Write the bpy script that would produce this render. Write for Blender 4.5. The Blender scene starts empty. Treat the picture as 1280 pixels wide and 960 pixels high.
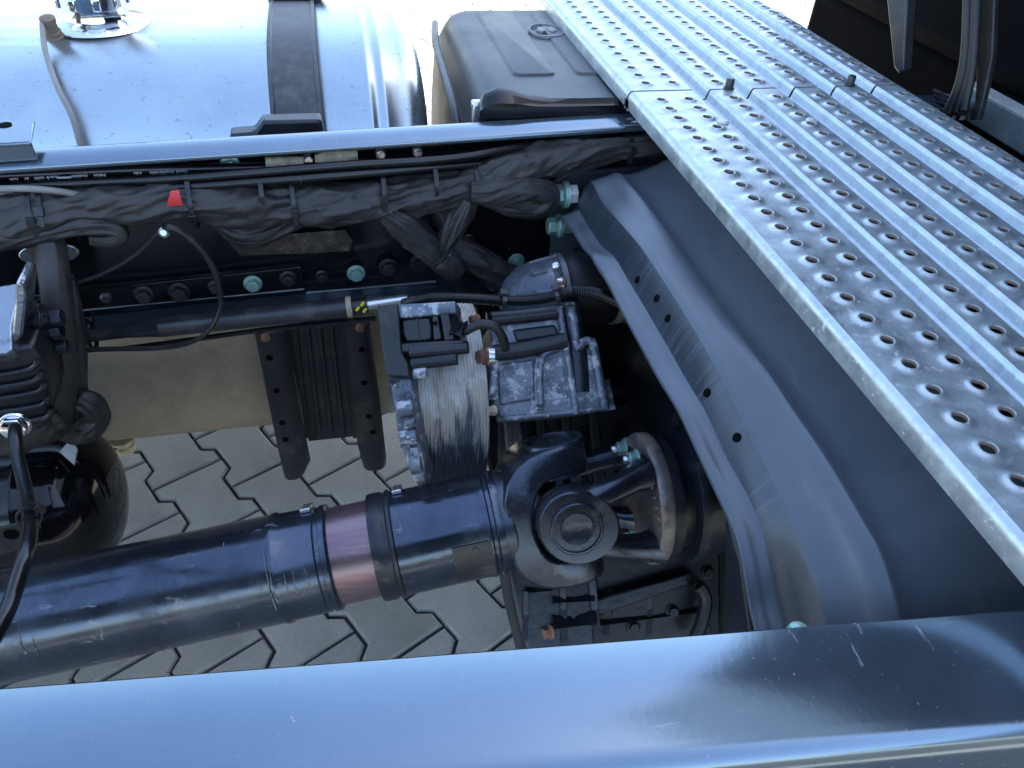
import bpy, bmesh, math, random
from mathutils import Vector, Matrix, noise
random.seed(7)
S = bpy.context.scene
COL = S.collection
V = Vector

# ------------------------------------------------------------------ camera
F, CZ = 970.0, 1.376                       # focal length in photo pixels (1280 wide), eye height in metres
YAW, PITCH, ROLL = -.2481, .7003, -.0668
cy_, sy_, cp_, sp_ = math.cos(YAW), math.sin(YAW), math.cos(PITCH), math.sin(PITCH)
fw = V((-sy_*cp_, cy_*cp_, -sp_)); rt = V((cy_, sy_, 0)); dn = fw.cross(rt)
cr_, sr_ = math.cos(ROLL), math.sin(ROLL)
RT = rt*cr_ + dn*sr_; DN = -rt*sr_ + dn*cr_; FW = fw
EYE = V((0, 0, CZ))
cam = bpy.data.cameras.new('camera'); cam.sensor_width = 36; cam.lens = 36*F/1280
cam.clip_start = .02; cam.clip_end = 3000
camo = bpy.data.objects.new('camera', cam); COL.objects.link(camo)
M4 = Matrix((RT, -DN, -FW)).transposed().to_4x4(); M4.translation = EYE
camo.matrix_world = M4
S.camera = camo

# ------------------------------------------------------------------ sky, sun, exposure
SUN_EL, SUN_AZ = math.radians(50), math.radians(11)      # azimuth measured from +X towards +Y
W = bpy.data.worlds.new('World'); S.world = W; W.use_nodes = True
nt = W.node_tree; bg = nt.nodes['Background']
sky = nt.nodes.new('ShaderNodeTexSky'); sky.sky_type = 'NISHITA'; sky.sun_disc = False
sky.sun_elevation = SUN_EL; sky.sun_rotation = math.radians(90) - SUN_AZ
sky.air_density = 1.0; sky.dust_density = 1.3; sky.ozone_density = .5
nt.links.new(sky.outputs[0], bg.inputs[0]); bg.inputs[1].default_value = .115
sl = bpy.data.lights.new('sun', 'SUN'); sl.energy = 5.0; sl.angle = math.radians(.5); sl.color = (1, .93, .82)
so = bpy.data.objects.new('sun', sl); COL.objects.link(so)
sd = V((math.cos(SUN_EL)*math.cos(SUN_AZ), math.cos(SUN_EL)*math.sin(SUN_AZ), math.sin(SUN_EL)))
so.rotation_euler = sd.to_track_quat('Z', 'Y').to_euler()
S.view_settings.view_transform = 'Standard'; S.view_settings.look = 'None'
S.view_settings.exposure = 2.6; S.view_settings.gamma = 1

# ------------------------------------------------------------------ measuring helpers (photo pixel -> point on a real plane)
def ray(x, y): return RT*((x-640)/F) + DN*((y-480)/F) + FW
def apl(x, y, P, n):
    d = ray(x, y); return EYE + d*((P-EYE).dot(n)/d.dot(n))
def az(x, y, z): return apl(x, y, V((0, 0, z)), V((0, 0, 1)))
def ay(x, y, Y): return apl(x, y, V((0, Y, 0)), V((0, 1, 0)))
def ax(x, y, X): return apl(x, y, V((X, 0, 0)), V((1, 0, 0)))
def rp(P, r): return r*(P-EYE).dot(FW)/F          # pixel radius -> metres at that depth
RAIL_Z = .936
def far_out(x): return 1.0893 + .0739*x
def near_in(x): return .262 - .0905*x
WEBN = V((-.0739, 1, 0)).normalized()
def aw(x, y, off=0.0):                            # on the inner face of the far rail's web, off metres in front
    return apl(x, y, V((0, far_out(0)-.008-off, 0)), WEBN)

# ------------------------------------------------------------------ materials
MATS = {}
def nd(t, ty, **kw):
    n = t.nodes.new(ty)
    for k, v in kw.items():
        if k.startswith('_'): setattr(n, k[1:], v)
        else: n.inputs[k].default_value = v
    return n
def ramp(t, a, b, ca=(0, 0, 0, 1), cb=(1, 1, 1, 1)):
    r = t.nodes.new('ShaderNodeValToRGB'); e = r.color_ramp.elements
    e[0].position, e[1].position = a, b; e[0].color, e[1].color = ca, cb
    return r
def c4(c): return (c[0], c[1], c[2], 1)
def pm(name, base, metal=0., rough=.5, var=.2, vscale=18, dirt=(), bump=None, rvar=.15, stretch=(1, 1, 1), coat=0., spec=.5, fine=0):
    """dirt: list of (colour, scale, lo, hi, roughness, metallic[, stretch])"""
    m = bpy.data.materials.new(name); m.use_nodes = True; t = m.node_tree; L = t.links.new
    b = t.nodes['Principled BSDF']
    tc = t.nodes.new('ShaderNodeTexCoord')
    def coord(st):
        mp = t.nodes.new('ShaderNodeMapping'); mp.inputs['Scale'].default_value = st
        L(tc.outputs['Object'], mp.inputs['Vector']); return mp.outputs[0]
    co = coord(stretch)
    n1 = nd(t, 'ShaderNodeTexNoise', Scale=vscale, Detail=6, Roughness=.65); L(co, n1.inputs['Vector'])
    r1 = ramp(t, .3, .7, c4([x*(1-var) for x in base]), c4([min(1, x*(1+var)) for x in base])); L(n1.outputs[0], r1.inputs[0])
    col = r1.outputs[0]
    mr = nd(t, 'ShaderNodeMapRange'); L(n1.outputs[0], mr.inputs[0]); mr.inputs[1].default_value = .3; mr.inputs[2].default_value = .7
    mr.inputs[3].default_value = max(.02, rough*(1-rvar)); mr.inputs[4].default_value = min(1, rough*(1+rvar))
    ro = mr.outputs[0]; me = None
    for i, d in enumerate(dirt):
        dc, sc, lo, hi, dr, dm = d[:6]; st = d[6] if len(d) > 6 else (1, 1, 1)
        n = nd(t, 'ShaderNodeTexNoise', Scale=sc, Detail=7, Roughness=.7); 
        mp = t.nodes.new('ShaderNodeMapping'); mp.inputs['Scale'].default_value = st; mp.inputs['Location'].default_value = (3.1*i+1, 1.7*i, .6*i)
        L(tc.outputs['Object'], mp.inputs['Vector']); L(mp.outputs[0], n.inputs['Vector'])
        r = ramp(t, lo, hi); fac = n.outputs[0]
        if len(d) > 7:      # stain that sits above a height (salt dried on from above)
            sx_ = t.nodes.new('ShaderNodeSeparateXYZ'); L(tc.outputs['Object'], sx_.inputs[0])
            zr = nd(t, 'ShaderNodeMapRange'); L(sx_.outputs[2], zr.inputs[0]); zr.inputs[1].default_value, zr.inputs[2].default_value = d[7]
            zr.inputs[3].default_value, zr.inputs[4].default_value = -.10, .14
            ad = nd(t, 'ShaderNodeMath'); ad.operation = 'ADD'; L(fac, ad.inputs[0]); L(zr.outputs[0], ad.inputs[1]); fac = ad.outputs[0]
        L(fac, r.inputs[0])
        mx = t.nodes.new('ShaderNodeMix'); mx.data_type = 'RGBA'; L(r.outputs[0], mx.inputs[0]); L(col, mx.inputs[6]); mx.inputs[7].default_value = c4(dc); col = mx.outputs[2]
        mq = t.nodes.new('ShaderNodeMix'); L(r.outputs[0], mq.inputs[0]); L(ro, mq.inputs[2]); mq.inputs[3].default_value = dr; ro = mq.outputs[0]
        mm = t.nodes.new('ShaderNodeMix'); L(r.outputs[0], mm.inputs[0])
        if me is None: mm.inputs[2].default_value = metal
        else: L(me, mm.inputs[2])
        mm.inputs[3].default_value = dm; me = mm.outputs[0]
    L(col, b.inputs['Base Color']); L(ro, b.inputs['Roughness'])
    if me is None: b.inputs['Metallic'].default_value = metal
    else: L(me, b.inputs['Metallic'])
    b.inputs['Specular IOR Level'].default_value = spec
    b.inputs['Coat Weight'].default_value = coat; b.inputs['Coat Roughness'].default_value = .12
    if bump:
        nb = nd(t, 'ShaderNodeTexNoise', Scale=bump[0], Detail=5, Roughness=.6); L(co, nb.inputs['Vector'])
        bp = nd(t, 'ShaderNodeBump', Strength=bump[1], Distance=bump[2] if len(bump) > 2 else .002); L(nb.outputs[0], bp.inputs['Height']); L(bp.outputs[0], b.inputs['Normal'])
    MATS[name] = m; return m
DUST = (.34, .33, .31)
pm('rail_paint', (.17, .222, .275), .85, .17, .05, 6, [(DUST, 250, .655, .69, .8, 0), ((.21, .255, .305), 5, .5, .95, .26, .75), ((.34, .37, .40), 60, .655, .70, .5, .2, (1, .10, 1)), ((.34, .36, .38), 110, .67, .70, .6, .1), ((.30, .33, .36), 40, .66, .71, .5, .2, (.15, 1, 1))], (160, .05, .001), .3)
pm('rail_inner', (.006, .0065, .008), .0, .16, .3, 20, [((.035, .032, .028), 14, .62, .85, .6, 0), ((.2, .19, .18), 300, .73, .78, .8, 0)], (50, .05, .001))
pm('black_plastic', (.011, .012, .0145), 0, .34, .3, 30, [((.05, .052, .055), 22, .56, .85, .7, 0)], (300, .12, .001))
pm('box_plastic', (.028, .033, .041), 0, .42, .15, 12, [((.085, .088, .09), 9, .5, .9, .6, 0), ((.22, .22, .22), 500, .72, .78, .9, 0)], (900, .18, .0006))
pm('rubber', (.010, .010, .011), 0, .5, .3, 40, [((.055, .052, .048), 30, .55, .85, .8, 0)], (200, .15, .001))
pm('hose_black', (.006, .0065, .008), 0, .22, .3, 40, [((.06, .06, .06), 60, .64, .85, .6, 0)], None)
pm('fabric', (.026, .0235, .0222), 0, .50, .25, 26, [((.065, .060, .054), 14, .5, .85, .75, 0)], (900, .2, .0006))
pm('shaft_paint', (.075, .092, .125), .85, .20, .25, 14, [((.22, .235, .25), 30, .60, .74, .45, .4, (1, 3, 3)), ((.30, .31, .32), 70, .68, .72, .7, 0, (2, .4, .4)), ((.05, .06, .085), 8, .50, .62, .34, .8), (DUST, 260, .71, .78, .8, 0), ((.075, .045, .025), 40, .70, .8, .7, .0)], (60, .06, .002), .5)
pm('yoke_paint', (.060, .072, .098), .8, .28, .3, 16, [((.15, .15, .15), 20, .60, .80, .6, .2), ((.12, .055, .025), 34, .68, .76, .8, 0), ((.18, .18, .17), 200, .68, .78, .8, 0)], (160, .25, .001), .4)
pm('flange_steel', (.26, .24, .22), .5, .5, .3, 24, [((.28, .13, .06), 22, .52, .68, .8, 0), ((.05, .055, .065), 30, .55, .7, .5, .2)], (200, .3, .001))
pm('purple_band', (.26, .185, .19), .75, .3, .2, 8, [((.20, .10, .17), 7, .45, .7, .35, .7, (.5, 6, 6)), ((.46, .34, .30), 60, .55, .8, .35, .7, (.15, 4, 4))], (400, .1, .0005), .2, (.2, 5, 5))
pm('galvanised', (.47, .535, .57), .82, .42, .10, 26, [((.40, .43, .46), 60, .48, .66, .48, .8), ((.66, .70, .72), 170, .585, .68, .55, .4), ((.62, .66, .70), 420, .62, .70, .5, .5), ((.36, .33, .28), 9, .74, .98, .7, .2)], (140, .05, .001), .35)
pm('galv_edge', (.55, .57, .56), .5, .5, .15, 60, [((.42, .42, .38), 90, .5, .7, .6, .3)], (200, .2, .001))
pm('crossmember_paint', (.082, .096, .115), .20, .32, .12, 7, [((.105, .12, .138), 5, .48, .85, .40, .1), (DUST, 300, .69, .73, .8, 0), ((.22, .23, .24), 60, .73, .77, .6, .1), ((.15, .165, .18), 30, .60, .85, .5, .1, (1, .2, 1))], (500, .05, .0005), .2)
pm('tank_aluminium', (.47, .525, .56), .92, .30, .05, 7, [((.24, .26, .30), 150, .615, .665, .5, .5, (.6, 1, 1)), ((.28, .29, .30), 60, .655, .70, .5, .5, (.7, 1, 1)), ((.56, .58, .58), 6, .55, .9, .4, .6), ((.36, .31, .25), 150, .72, .76, .7, .2)], (6, .02, .004), .3)
pm('tank_dusty', (.27, .213, .148), .1, .72, .22, 26, [((.38, .33, .26), 130, .57, .70, .85, 0), ((.09, .07, .05), 100, .66, .72, .8, 0), ((.33, .27, .195), 5, .4, .8, .8, 0), ((.14, .105, .07), 9, .60, .9, .8, 0, (1, 1, .3))], (180, .3, .001))
pm('strap', (.050, .053, .056), .2, .45, .25, 30, [((.12, .12, .118), 40, .48, .75, .7, 0)], (300, .2, .001))
pm('bracket_paint', (.018, .019, .022), .2, .38, .3, 18, [((.075, .058, .042), 12, .54, .82, .8, 0), ((.2, .19, .18), 240, .71, .78, .8, 0)], (90, .15, .001))
pm('pump_aluminium', (.135, .155, .185), .45, .44, .3, 34, [((.035, .04, .05), 18, .50, .64, .45, .2), ((.40, .42, .44), 48, .515, .60, .85, 0), ((.66, .66, .64), 150, .60, .67, .9, 0)], (120, .5, .0015))
pm('pump_smooth', (.085, .10, .128), .5, .42, .3, 30, [((.30, .32, .34), 40, .60, .72, .8, 0), ((.03, .035, .045), 14, .52, .66, .45, .2)], (120, .4, .0015))
pm('pump_barrel', (.11, .13, .16), .5, .45, .3, 20, [((.50, .45, .38), 16, .50, .60, .9, 0, (2.2, .35, .35), (.57, .69)), ((.64, .63, .60), 40, .54, .68, .9, 0, (1, .4, .4), (.60, .72)), ((.30, .22, .14), 22, .66, .8, .9, 0)], (160, .4, .001))
pm('casting_dark', (.013, .017, .024), .2, .36, .35, 20, [((.055, .055, .055), 15, .55, .80, .7, 0), ((.17, .18, .19), 70, .68, .76, .8, 0), ((.10, .05, .028), 25, .71, .8, .85, 0)], (90, .4, .002))
pm('green_zinc', (.25, .41, .35), .35, .38, .15, 60, [((.36, .43, .39), 90, .55, .75, .5, .1), ((.14, .13, .10), 70, .62, .74, .8, 0)], (200, .15, .0006))
pm('silver', (.62, .63, .64), .9, .28, .12, 60, [((.35, .33, .30), 80, .6, .75, .6, .3)], (200, .1, .0005))
pm('chrome', (.78, .79, .80), 1., .10, .05, 20, [((.35, .25, .18), 120, .60, .7, .4, .6)], (60, .05, .001))
pm('rust', (.20, .11, .075), .2, .7, .3, 60, [((.20, .09, .05), 80, .5, .7, .85, 0)], (200, .4, .001))
pm('brown_plastic', (.16, .115, .08), 0, .6, .2, 60, [], (300, .2, .001))
pm('beige', (.42, .35, .24), 0, .7, .3, 60, [((.2, .16, .11), 80, .5, .7, .8, 0)], (200, .4, .001))
pm('gloss_black', (.005, .005, .006), 0, .09, .3, 10, [(DUST, 300, .72, .78, .8, 0)], None, .3, spec=.35)
pm('red_tape', (.62, .045, .05), 0, .5, .08, 40, [], None)
pm('yellow', (.75, .62, .05), 0, .5, .1, 40, [], None)
pm('white_label', (.62, .60, .55), 0, .6, .1, 60, [((.15, .15, .15), 120, .58, .62, .6, 0, (1, 1, .2))], None)
pm('tube_grey', (.040, .042, .046), .4, .38, .2, 30, [((.10, .09, .078), 26, .5, .75, .7, 0), ((.22, .21, .195), 160, .64, .74, .8, 0)], (150, .2, .0006))
pm('hose_grey', (.20, .20, .19), 0, .45, .15, 30, [], None)
pm('cable_shine', (.02, .02, .02), 0, .2, .2, 30, [], None)
pm('paver', (.275, .256, .222), 0, .85, .16, 6, [((.40, .38, .345), 190, .54, .70, .9, 0), ((.13, .12, .105), 240, .62, .72, .9, 0), ((.18, .168, .146), 7, .52, .80, .9, 0), ((.09, .082, .07), 60, .67, .75, .9, 0), ((.20, .17, .12), 16, .66, .85, .9, 0)], (420, .9, .0018))
pm('joint_sand', (.035, .032, .028), 0, .95, .3, 90, [((.08, .074, .062), 200, .55, .7, .95, 0)], (300, .6, .002))
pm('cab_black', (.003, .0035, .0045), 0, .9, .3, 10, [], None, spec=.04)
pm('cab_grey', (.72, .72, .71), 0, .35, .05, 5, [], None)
pm('bar_teal', (.16, .20, .22), .4, .35, .2, 12, [((.3, .32, .33), 20, .5, .8, .5, .2)], None)
pm('foil', (.34, .37, .41), .85, .16, .1, 20, [((.06, .07, .09), 18, .52, .66, .2, .5, (.4, 1, 2))], (26, .5, .006), .3, (.4, 1, 1))
pm('sump_paint', (.006, .0065, .008), .1, .45, .4, 16, [((.028, .024, .020), 9, .5, .72, .7, 0), ((.07, .07, .07), 60, .68, .78, .85, 0)], (70, .4, .002))
pm('wall_shade_streak', (.055, .066, .086), .6, .36, .2, 9, [((.11, .125, .15), 170, .52, .84, .5, .3, (.02, 1, .05)), (DUST, 340, .72, .76, .8, 0)], None)  # crossmember paint darkened for the steep side's shade, plus rain streaks
pm('punched_edge', (.34, .27, .22), .5, .5, .3, 90, [((.22, .12, .07), 60, .5, .62, .7, 0)], None)
pm('web_reflection', (.045, .035, .026), .1, .5, .4, 60, [((.16, .125, .085), 120, .5, .66, .5, .1), ((.015, .015, .016), 22, .46, .58, .3, 0)], (160, .5, .001))
pm('emblem_grey', (.15, .16, .17), 0, .42, .1, 30, [], None)
pm('drip', (.20, .20, .195), 0, .6, .4, 90, [((.05, .055, .065), 120, .48, .56, .4, .2)], None)
pm('collar_black', (.03, .034, .042), .5, .34, .3, 20, [((.12, .12, .12), 24, .58, .78, .6, .1), ((.09, .06, .04), 30, .66, .78, .7, 0)], (120, .2, .001))
pm('lettering', (.30, .30, .30), 0, .6, .1, 30, [], None)
# paver colour differs a little from stone to stone
def per_object_tint(m, amt):
    t = m.node_tree; b = t.nodes['Principled BSDF']; src = b.inputs['Base Color'].links[0].from_socket
    oi = t.nodes.new('ShaderNodeObjectInfo'); h = t.nodes.new('ShaderNodeHueSaturation')
    mr = nd(t, 'ShaderNodeMapRange'); mr.inputs[3].default_value = 1-amt; mr.inputs[4].default_value = 1+amt
    t.links.new(oi.outputs['Random'], mr.inputs[0]); t.links.new(mr.outputs[0], h.inputs['Value'])
    t.links.new(src, h.inputs['Color']); t.links.new(h.outputs[0], b.inputs['Base Color'])
per_object_tint(MATS['paver'], .17)

# ------------------------------------------------------------------ mesh helpers
def basis(d):
    d = d.normalized(); u = V((0, 0, 1)) if abs(d.z) < .9 else V((1, 0, 0))
    a = d.cross(u).normalized(); return a, a.cross(d).normalized()
def spline(pts, step=.006):
    pts = [V(p) for p in pts]
    if len(pts) < 3:
        n = max(2, int((pts[-1]-pts[0]).length/step)); return [pts[0].lerp(pts[-1], i/n) for i in range(n+1)]
    P = [pts[0]*2-pts[1]] + pts + [pts[-1]*2-pts[-2]]; out = []
    for i in range(1, len(P)-2):
        p0, p1, p2, p3 = P[i-1:i+3]; n = max(2, int((p2-p1).length/step))
        for k in range(n):
            t = k/n
            out.append(.5*((2*p1)+(p2-p0)*t+(2*p0-5*p1+4*p2-p3)*t*t+(3*p1-p0-3*p2+p3)*t**3))
    out.append(pts[-1]); return out
def frames(path):
    T = []
    for i in range(len(path)):
        d = path[min(i+1, len(path)-1)]-path[max(i-1, 0)]; T.append(d.normalized())
    a, b = basis(T[0]); out = [(a, b)]
    for i in range(1, len(path)):
        a = (a-T[i]*a.dot(T[i])).normalized(); out.append((a, T[i].cross(a).normalized()))
    return out
def lerplist(vals, t):
    x = t*(len(vals)-1); i = min(int(x), len(vals)-2); return vals[i]+(vals[i+1]-vals[i])*(x-i)
class MB:
    def __init__(s): s.v = []; s.f = []
    def add(s, vs, fs):
        o = len(s.v); s.v += [tuple(v) for v in vs]; s.f += [tuple(i+o for i in f) for f in fs]; return s
    def loft(s, rings, caps=True, closed=True):
        n = len(rings[0]); vs = [p for r in rings for p in r]; fs = []
        for i in range(len(rings)-1):
            for k in range(n if closed else n-1):
                k2 = (k+1) % n; fs.append((i*n+k, i*n+k2, (i+1)*n+k2, (i+1)*n+k))
        if caps: fs.append(tuple(range(n))[::-1]); fs.append(tuple(range((len(rings)-1)*n, len(rings)*n)))
        return s.add(vs, fs)
    def tube(s, path, r, n=12, caps=True, flat=1.):
        fr = frames(path); rings = []
        for i, p in enumerate(path):
            a, b = fr[i]; rr = r(i/(len(path)-1)) if callable(r) else r
            rings.append([p+a*(rr*math.cos(2*math.pi*k/n))+b*(rr*flat*math.sin(2*math.pi*k/n)) for k in range(n)])
        return s.loft(rings, caps)
    def lathe(s, o, axis, prof, n=32, caps=True):
        axis = axis.normalized(); a, b = basis(axis)
        return s.loft([[o+axis*t+a*(r*math.cos(2*math.pi*k/n))+b*(r*math.sin(2*math.pi*k/n)) for k in range(n)] for t, r in prof], caps)
    def cyl(s, p0, p1, r, n=20): return s.lathe(p0, p1-p0, [(0, r), ((p1-p0).length, r)], n)
    def box(s, c, size, m=None):
        vs = []
        for x in (-.5, .5):
            for y in (-.5, .5):
                for z in (-.5, .5):
                    q = V((x*size[0], y*size[1], z*size[2])); vs.append(V(c)+(m @ q if m else q))
        return s.add(vs, [(0, 1, 3, 2), (4, 6, 7, 5), (0, 4, 5, 1), (2, 3, 7, 6), (0, 2, 6, 4), (1, 5, 7, 3)])
    def prism(s, pts, off):
        n = len(pts); vs = [V(p) for p in pts]+[V(p)+off for p in pts]
        return s.add(vs, [tuple(range(n))[::-1], tuple(range(n, 2*n))]+[(i, (i+1) % n, n+(i+1) % n, n+i) for i in range(n)])
    def build(s, name, mat, parent=None, bevel=0, seg=2, ang=35, label=None):
        me = bpy.data.meshes.new(name); me.from_pydata(s.v, [], s.f)
        bm = bmesh.new(); bm.from_mesh(me); bmesh.ops.recalc_face_normals(bm, faces=bm.faces); bm.to_mesh(me); bm.free()
        for p in me.polygons: p.use_smooth = True
        me.set_sharp_from_angle(angle=math.radians(ang))
        me.materials.append(MATS[mat])
        o = bpy.data.objects.new(name, me); COL.objects.link(o)
        if bevel:
            md = o.modifiers.new('bevel', 'BEVEL'); md.width = bevel; md.segments = seg; md.limit_method = 'ANGLE'; md.angle_limit = math.radians(40)
            md.harden_normals = False
        if parent is not None: attach(o, parent)
        if label: o['label'] = label
        return o
def wpos(o):
    p = V(o.location); 
    while o.parent is not None: o = o.parent; p = V(o.location) if o.type == 'EMPTY' else p
    return p
def attach(o, parent):
    o.parent = parent
    root = parent
    while root.parent is not None: root = root.parent
    if parent.type == 'EMPTY': o.matrix_parent_inverse = Matrix.Translation(-V(parent.location))
def thing(name, label, cat, loc=(0, 0, 0), group=None):
    o = bpy.data.objects.new(name, None); COL.objects.link(o); o.location = loc; o.empty_display_size = .05
    return tag(o, label, cat, group)
def tag(o, label=None, cat=None, group=None, kind=None):
    if label: o['label'] = label
    if cat: o['category'] = cat
    if group: o['group'] = group
    if kind: o['kind'] = kind
    return o
def hexhead(mb, o, axis, r, h, flange=1.35, rot=.3):
    axis = axis.normalized(); a, b = basis(axis)
    mb.lathe(o, axis, [(0, r*flange), (h*.18, r*flange), (h*.32, r*1.02)], 24)
    ring = lambda t, k: [o+axis*t+a*(r*k*math.cos(rot+i*math.pi/3))+b*(r*k*math.sin(rot+i*math.pi/3)) for i in range(6)]
    mb.loft([ring(h*.25, 1), ring(h*.92, 1), ring(h, .88)])
    return mb
def bolt(parent, o, axis, r, h, mat, name='bolt', flange=1.35, rot=None):
    return hexhead(MB(), o, axis, r, h, flange, random.random() if rot is None else rot).build(name, mat, parent, r*.06, 1)
def rrect(hw, hh, rad, n=5):
    out = []
    for cx, cy, a0 in ((hw-rad, hh-rad, 0), (-hw+rad, hh-rad, 90), (-hw+rad, -hh+rad, 180), (hw-rad, -hh+rad, 270)):
        for i in range(n): t = math.radians(a0+90*i/(n-1)); out.append((cx+rad*math.cos(t), cy+rad*math.sin(t)))
    return out

# ================================================================== SETTING: ground and pavers
g = MB(); g.add([(-60, -60, -.012), (60, -60, -.012), (60, 60, -.012), (-60, 60, -.012)], [(0, 1, 2, 3)])
ground = tag(g.build('ground', 'joint_sand'), kind='structure')
OX, OY, ANG, PIT, PER = -.6607, 1.3589, -1.0687, .1441, .200
UU = V((math.cos(ANG), math.sin(ANG), 0)); VV = V((-math.sin(ANG), math.cos(ANG), 0))
fl, wa, gp = PIT/2+.013, PIT/2-.013, .0028
hl = PER/2-gp
poly = [(-hl, -fl+gp), (-.062, -fl+gp), (-.042, -wa+gp), (.042, -wa+gp), (.062, -fl+gp), (hl, -fl+gp)]
poly = poly + [(x, -y) for x, y in reversed(poly)]
def inset(p, d):
    n = len(p); out = []
    for i in range(n):
        a, b, c = V(p[i-1]), V(p[i]), V(p[(i+1) % n]); e1 = (b-a).normalized(); e2 = (c-b).normalized()
        n1 = V((-e1.y, e1.x)); n2 = V((-e2.y, e2.x)); k = (n1+n2).normalized(); out.append(b+k*(d/max(.3, k.dot(n1))))
    return out
pin = inset(poly, .0048)
pv = MB(); n = len(poly)
pv.add([(x, y, -.03) for x, y in poly]+[(x, y, -.0052) for x, y in poly]+[(x, y, 0) for x, y in pin],
       [tuple(range(2*n, 3*n))]+[(i, (i+1) % n, n+(i+1) % n, n+i) for i in range(n)]+[(n+i, n+(i+1) % n, 2*n+(i+1) % n, 2*n+i) for i in range(n)])
pavement = thing('pavement', None, None); tag(pavement, kind='structure')
first = pv.build('paver', 'paver', pavement)
spots = []
for c in range(-70, 90):
    for j in range(-70, 70):
        p = V((OX, OY, 0))+VV*((c+.5)*PIT)+UU*(.1*c+.2*j+.1)
        if not (-5 < p.x < 5 and -1.6 < p.y < 9): continue
        q = p-EYE; d = q.dot(FW)
        vis = 0
        if d > .1:
            X, Y = 640+F*q.dot(RT)/d, 480+F*q.dot(DN)/d
            if -60 < X < 720 and 520 < Y < 880: vis = 2
            elif 495 < X < 570 and -25 < Y < 160: vis = 1
            elif -30 < X < 560 and -25 < Y < 25: vis = 1
        spots.append((-vis, p.x*p.x+p.y*p.y, p))
spots.sort(key=lambda s: (s[0], s[1]))
rest = MB(); k = 0
for vis, dd, p in spots:
    jz, jr = random.uniform(-.0016, .001), random.uniform(-.012, .012)
    if vis < 0 and k < 300:
        o = first if k == 0 else first.copy()
        if k: COL.objects.link(o)
        o.parent = pavement
        o.location = (p.x, p.y, jz); o.rotation_euler = (random.uniform(-.006, .006), random.uniform(-.006, .006), ANG+jr); k += 1
    else:
        rm = Matrix.Rotation(ANG+jr, 3, 'Z'); rest.add([rm @ V(v)+V((p.x, p.y, jz)) for v in pv.v], pv.f)
ro = rest.build('paver_field', 'paver', pavement); ro['kind'] = 'stuff'

# ================================================================== FRAME RAILS
def rail(label, yo, sgn, x0, x1, mat, w=.064, R=.014):
    """C channel; yo(x) = outer edge of the top flange, sgn = direction from outer edge to inner edge"""
    t = thing('frame_rail', label, 'frame rail', (0, yo(0), RAIL_Z-.27))
    th, H = .008, .27
    prof = []
    for i in range(6):
        a = math.pi/2*i/5; prof.append((R-R*math.cos(a), -R+R*math.sin(a)))       # outer corner
    prof += [(w-.002, 0), (w, -.002), (w, -th+.001), (w-.001, -th), (th+.008, -th), (th+.002, -th-.002), (th, -th-.008),
             (th, -H+th+.008), (th+.002, -H+th+.002), (th+.008, -H+th), (w, -H+th), (w, -H), (R, -H), (R*.3, -H+R*.3), (0, -H+R)]
    rings = []
    N = 30
    for i in range(N+1):
        x = x0+(x1-x0)*i/N
        rings.append([V((x, yo(x)+sgn*a, RAIL_Z+b)) for a, b in prof])
    mb = MB().loft(rings); mb.build('channel', mat, t, ang=50)
    return t
far_rail = rail('black frame rail running behind the wiring bundle below the aluminium tank', far_out, -1, -1.6, 1.25, 'rail_paint')
near_rail = rail('glossy dark frame rail across the bottom foreground reflecting the sky', lambda x: near_in(x)-.084, 1, -1.5, 1.25, 'rail_paint', .084, .018)
# black sheet over the inside of the web: dark reflections put in as colour
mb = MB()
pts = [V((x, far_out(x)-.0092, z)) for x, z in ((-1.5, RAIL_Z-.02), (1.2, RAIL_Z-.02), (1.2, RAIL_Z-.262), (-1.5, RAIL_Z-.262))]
mb.prism(pts, V((0, -.002, 0))); mb.build('web_shade_sheet', 'rail_inner', far_rail)
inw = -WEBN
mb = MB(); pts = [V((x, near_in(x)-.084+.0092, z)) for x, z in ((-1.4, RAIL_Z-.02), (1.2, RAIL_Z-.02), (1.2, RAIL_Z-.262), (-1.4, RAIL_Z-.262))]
mb.prism(pts, V((0, .002, 0))); mb.build('web_shade_sheet', 'rail_inner', near_rail)  # added black sheet darkens the inside of the near web too
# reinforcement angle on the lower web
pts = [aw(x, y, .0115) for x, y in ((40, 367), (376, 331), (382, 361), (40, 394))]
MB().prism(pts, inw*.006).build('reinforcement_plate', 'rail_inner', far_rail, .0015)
p0, p1 = aw(60, 365, .022), aw(374, 331, .022)
MB().tube([p0, p1], .0035, 8).build('reinforcement_edge', 'bracket_paint', far_rail)
for (x0, y0, x1, y1) in ((70, 391, 380, 361.5), (383, 366, 545, 352)):
    MB().tube([aw(x0, y0, .018), aw(x1, y1, .018)], .0016, 6).build('bright_edge', 'galv_edge', far_rail)
for x, y, r in ((316, 354, 8.5), (445, 341, 8.5), (645, 326, 8), (288, 206, 9.5)):
    p = aw(x, y, .018 if y > 300 and x < 380 else .0115); bolt(far_rail, p, inw, rp(p, r), .012, 'green_zinc')
for x, y, r in ((180, 367, 9), (224, 364, 10), (268, 357, 6), (360, 347, 8), (485, 333, 9), (524, 328, 9), (585, 300, 7), (512, 302, 8), (402, 344, 6)):
    p = aw(x, y, .018 if x < 376 else .0115); bolt(far_rail, p, inw, rp(p, r), .014, 'bracket_paint' if x != 512 else 'rust')
p = aw(133, 371, .018); MB().lathe(p, inw, [(0, .0085), (.004, .0085), (.007, .005)], 20).build('plug', 'tube_grey', far_rail)
for x, y in ((385, 198), (475, 190.5), (521, 188)):
    p = aw(x, y, .0115); MB().lathe(p, inw, [(0, .0075), (.008, .0075), (.0105, .006)], 20).build('stud', 'silver', far_rail, .0006, 1)
p0, p1 = aw(332, 204, .03), aw(380, 203, .03)
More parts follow.
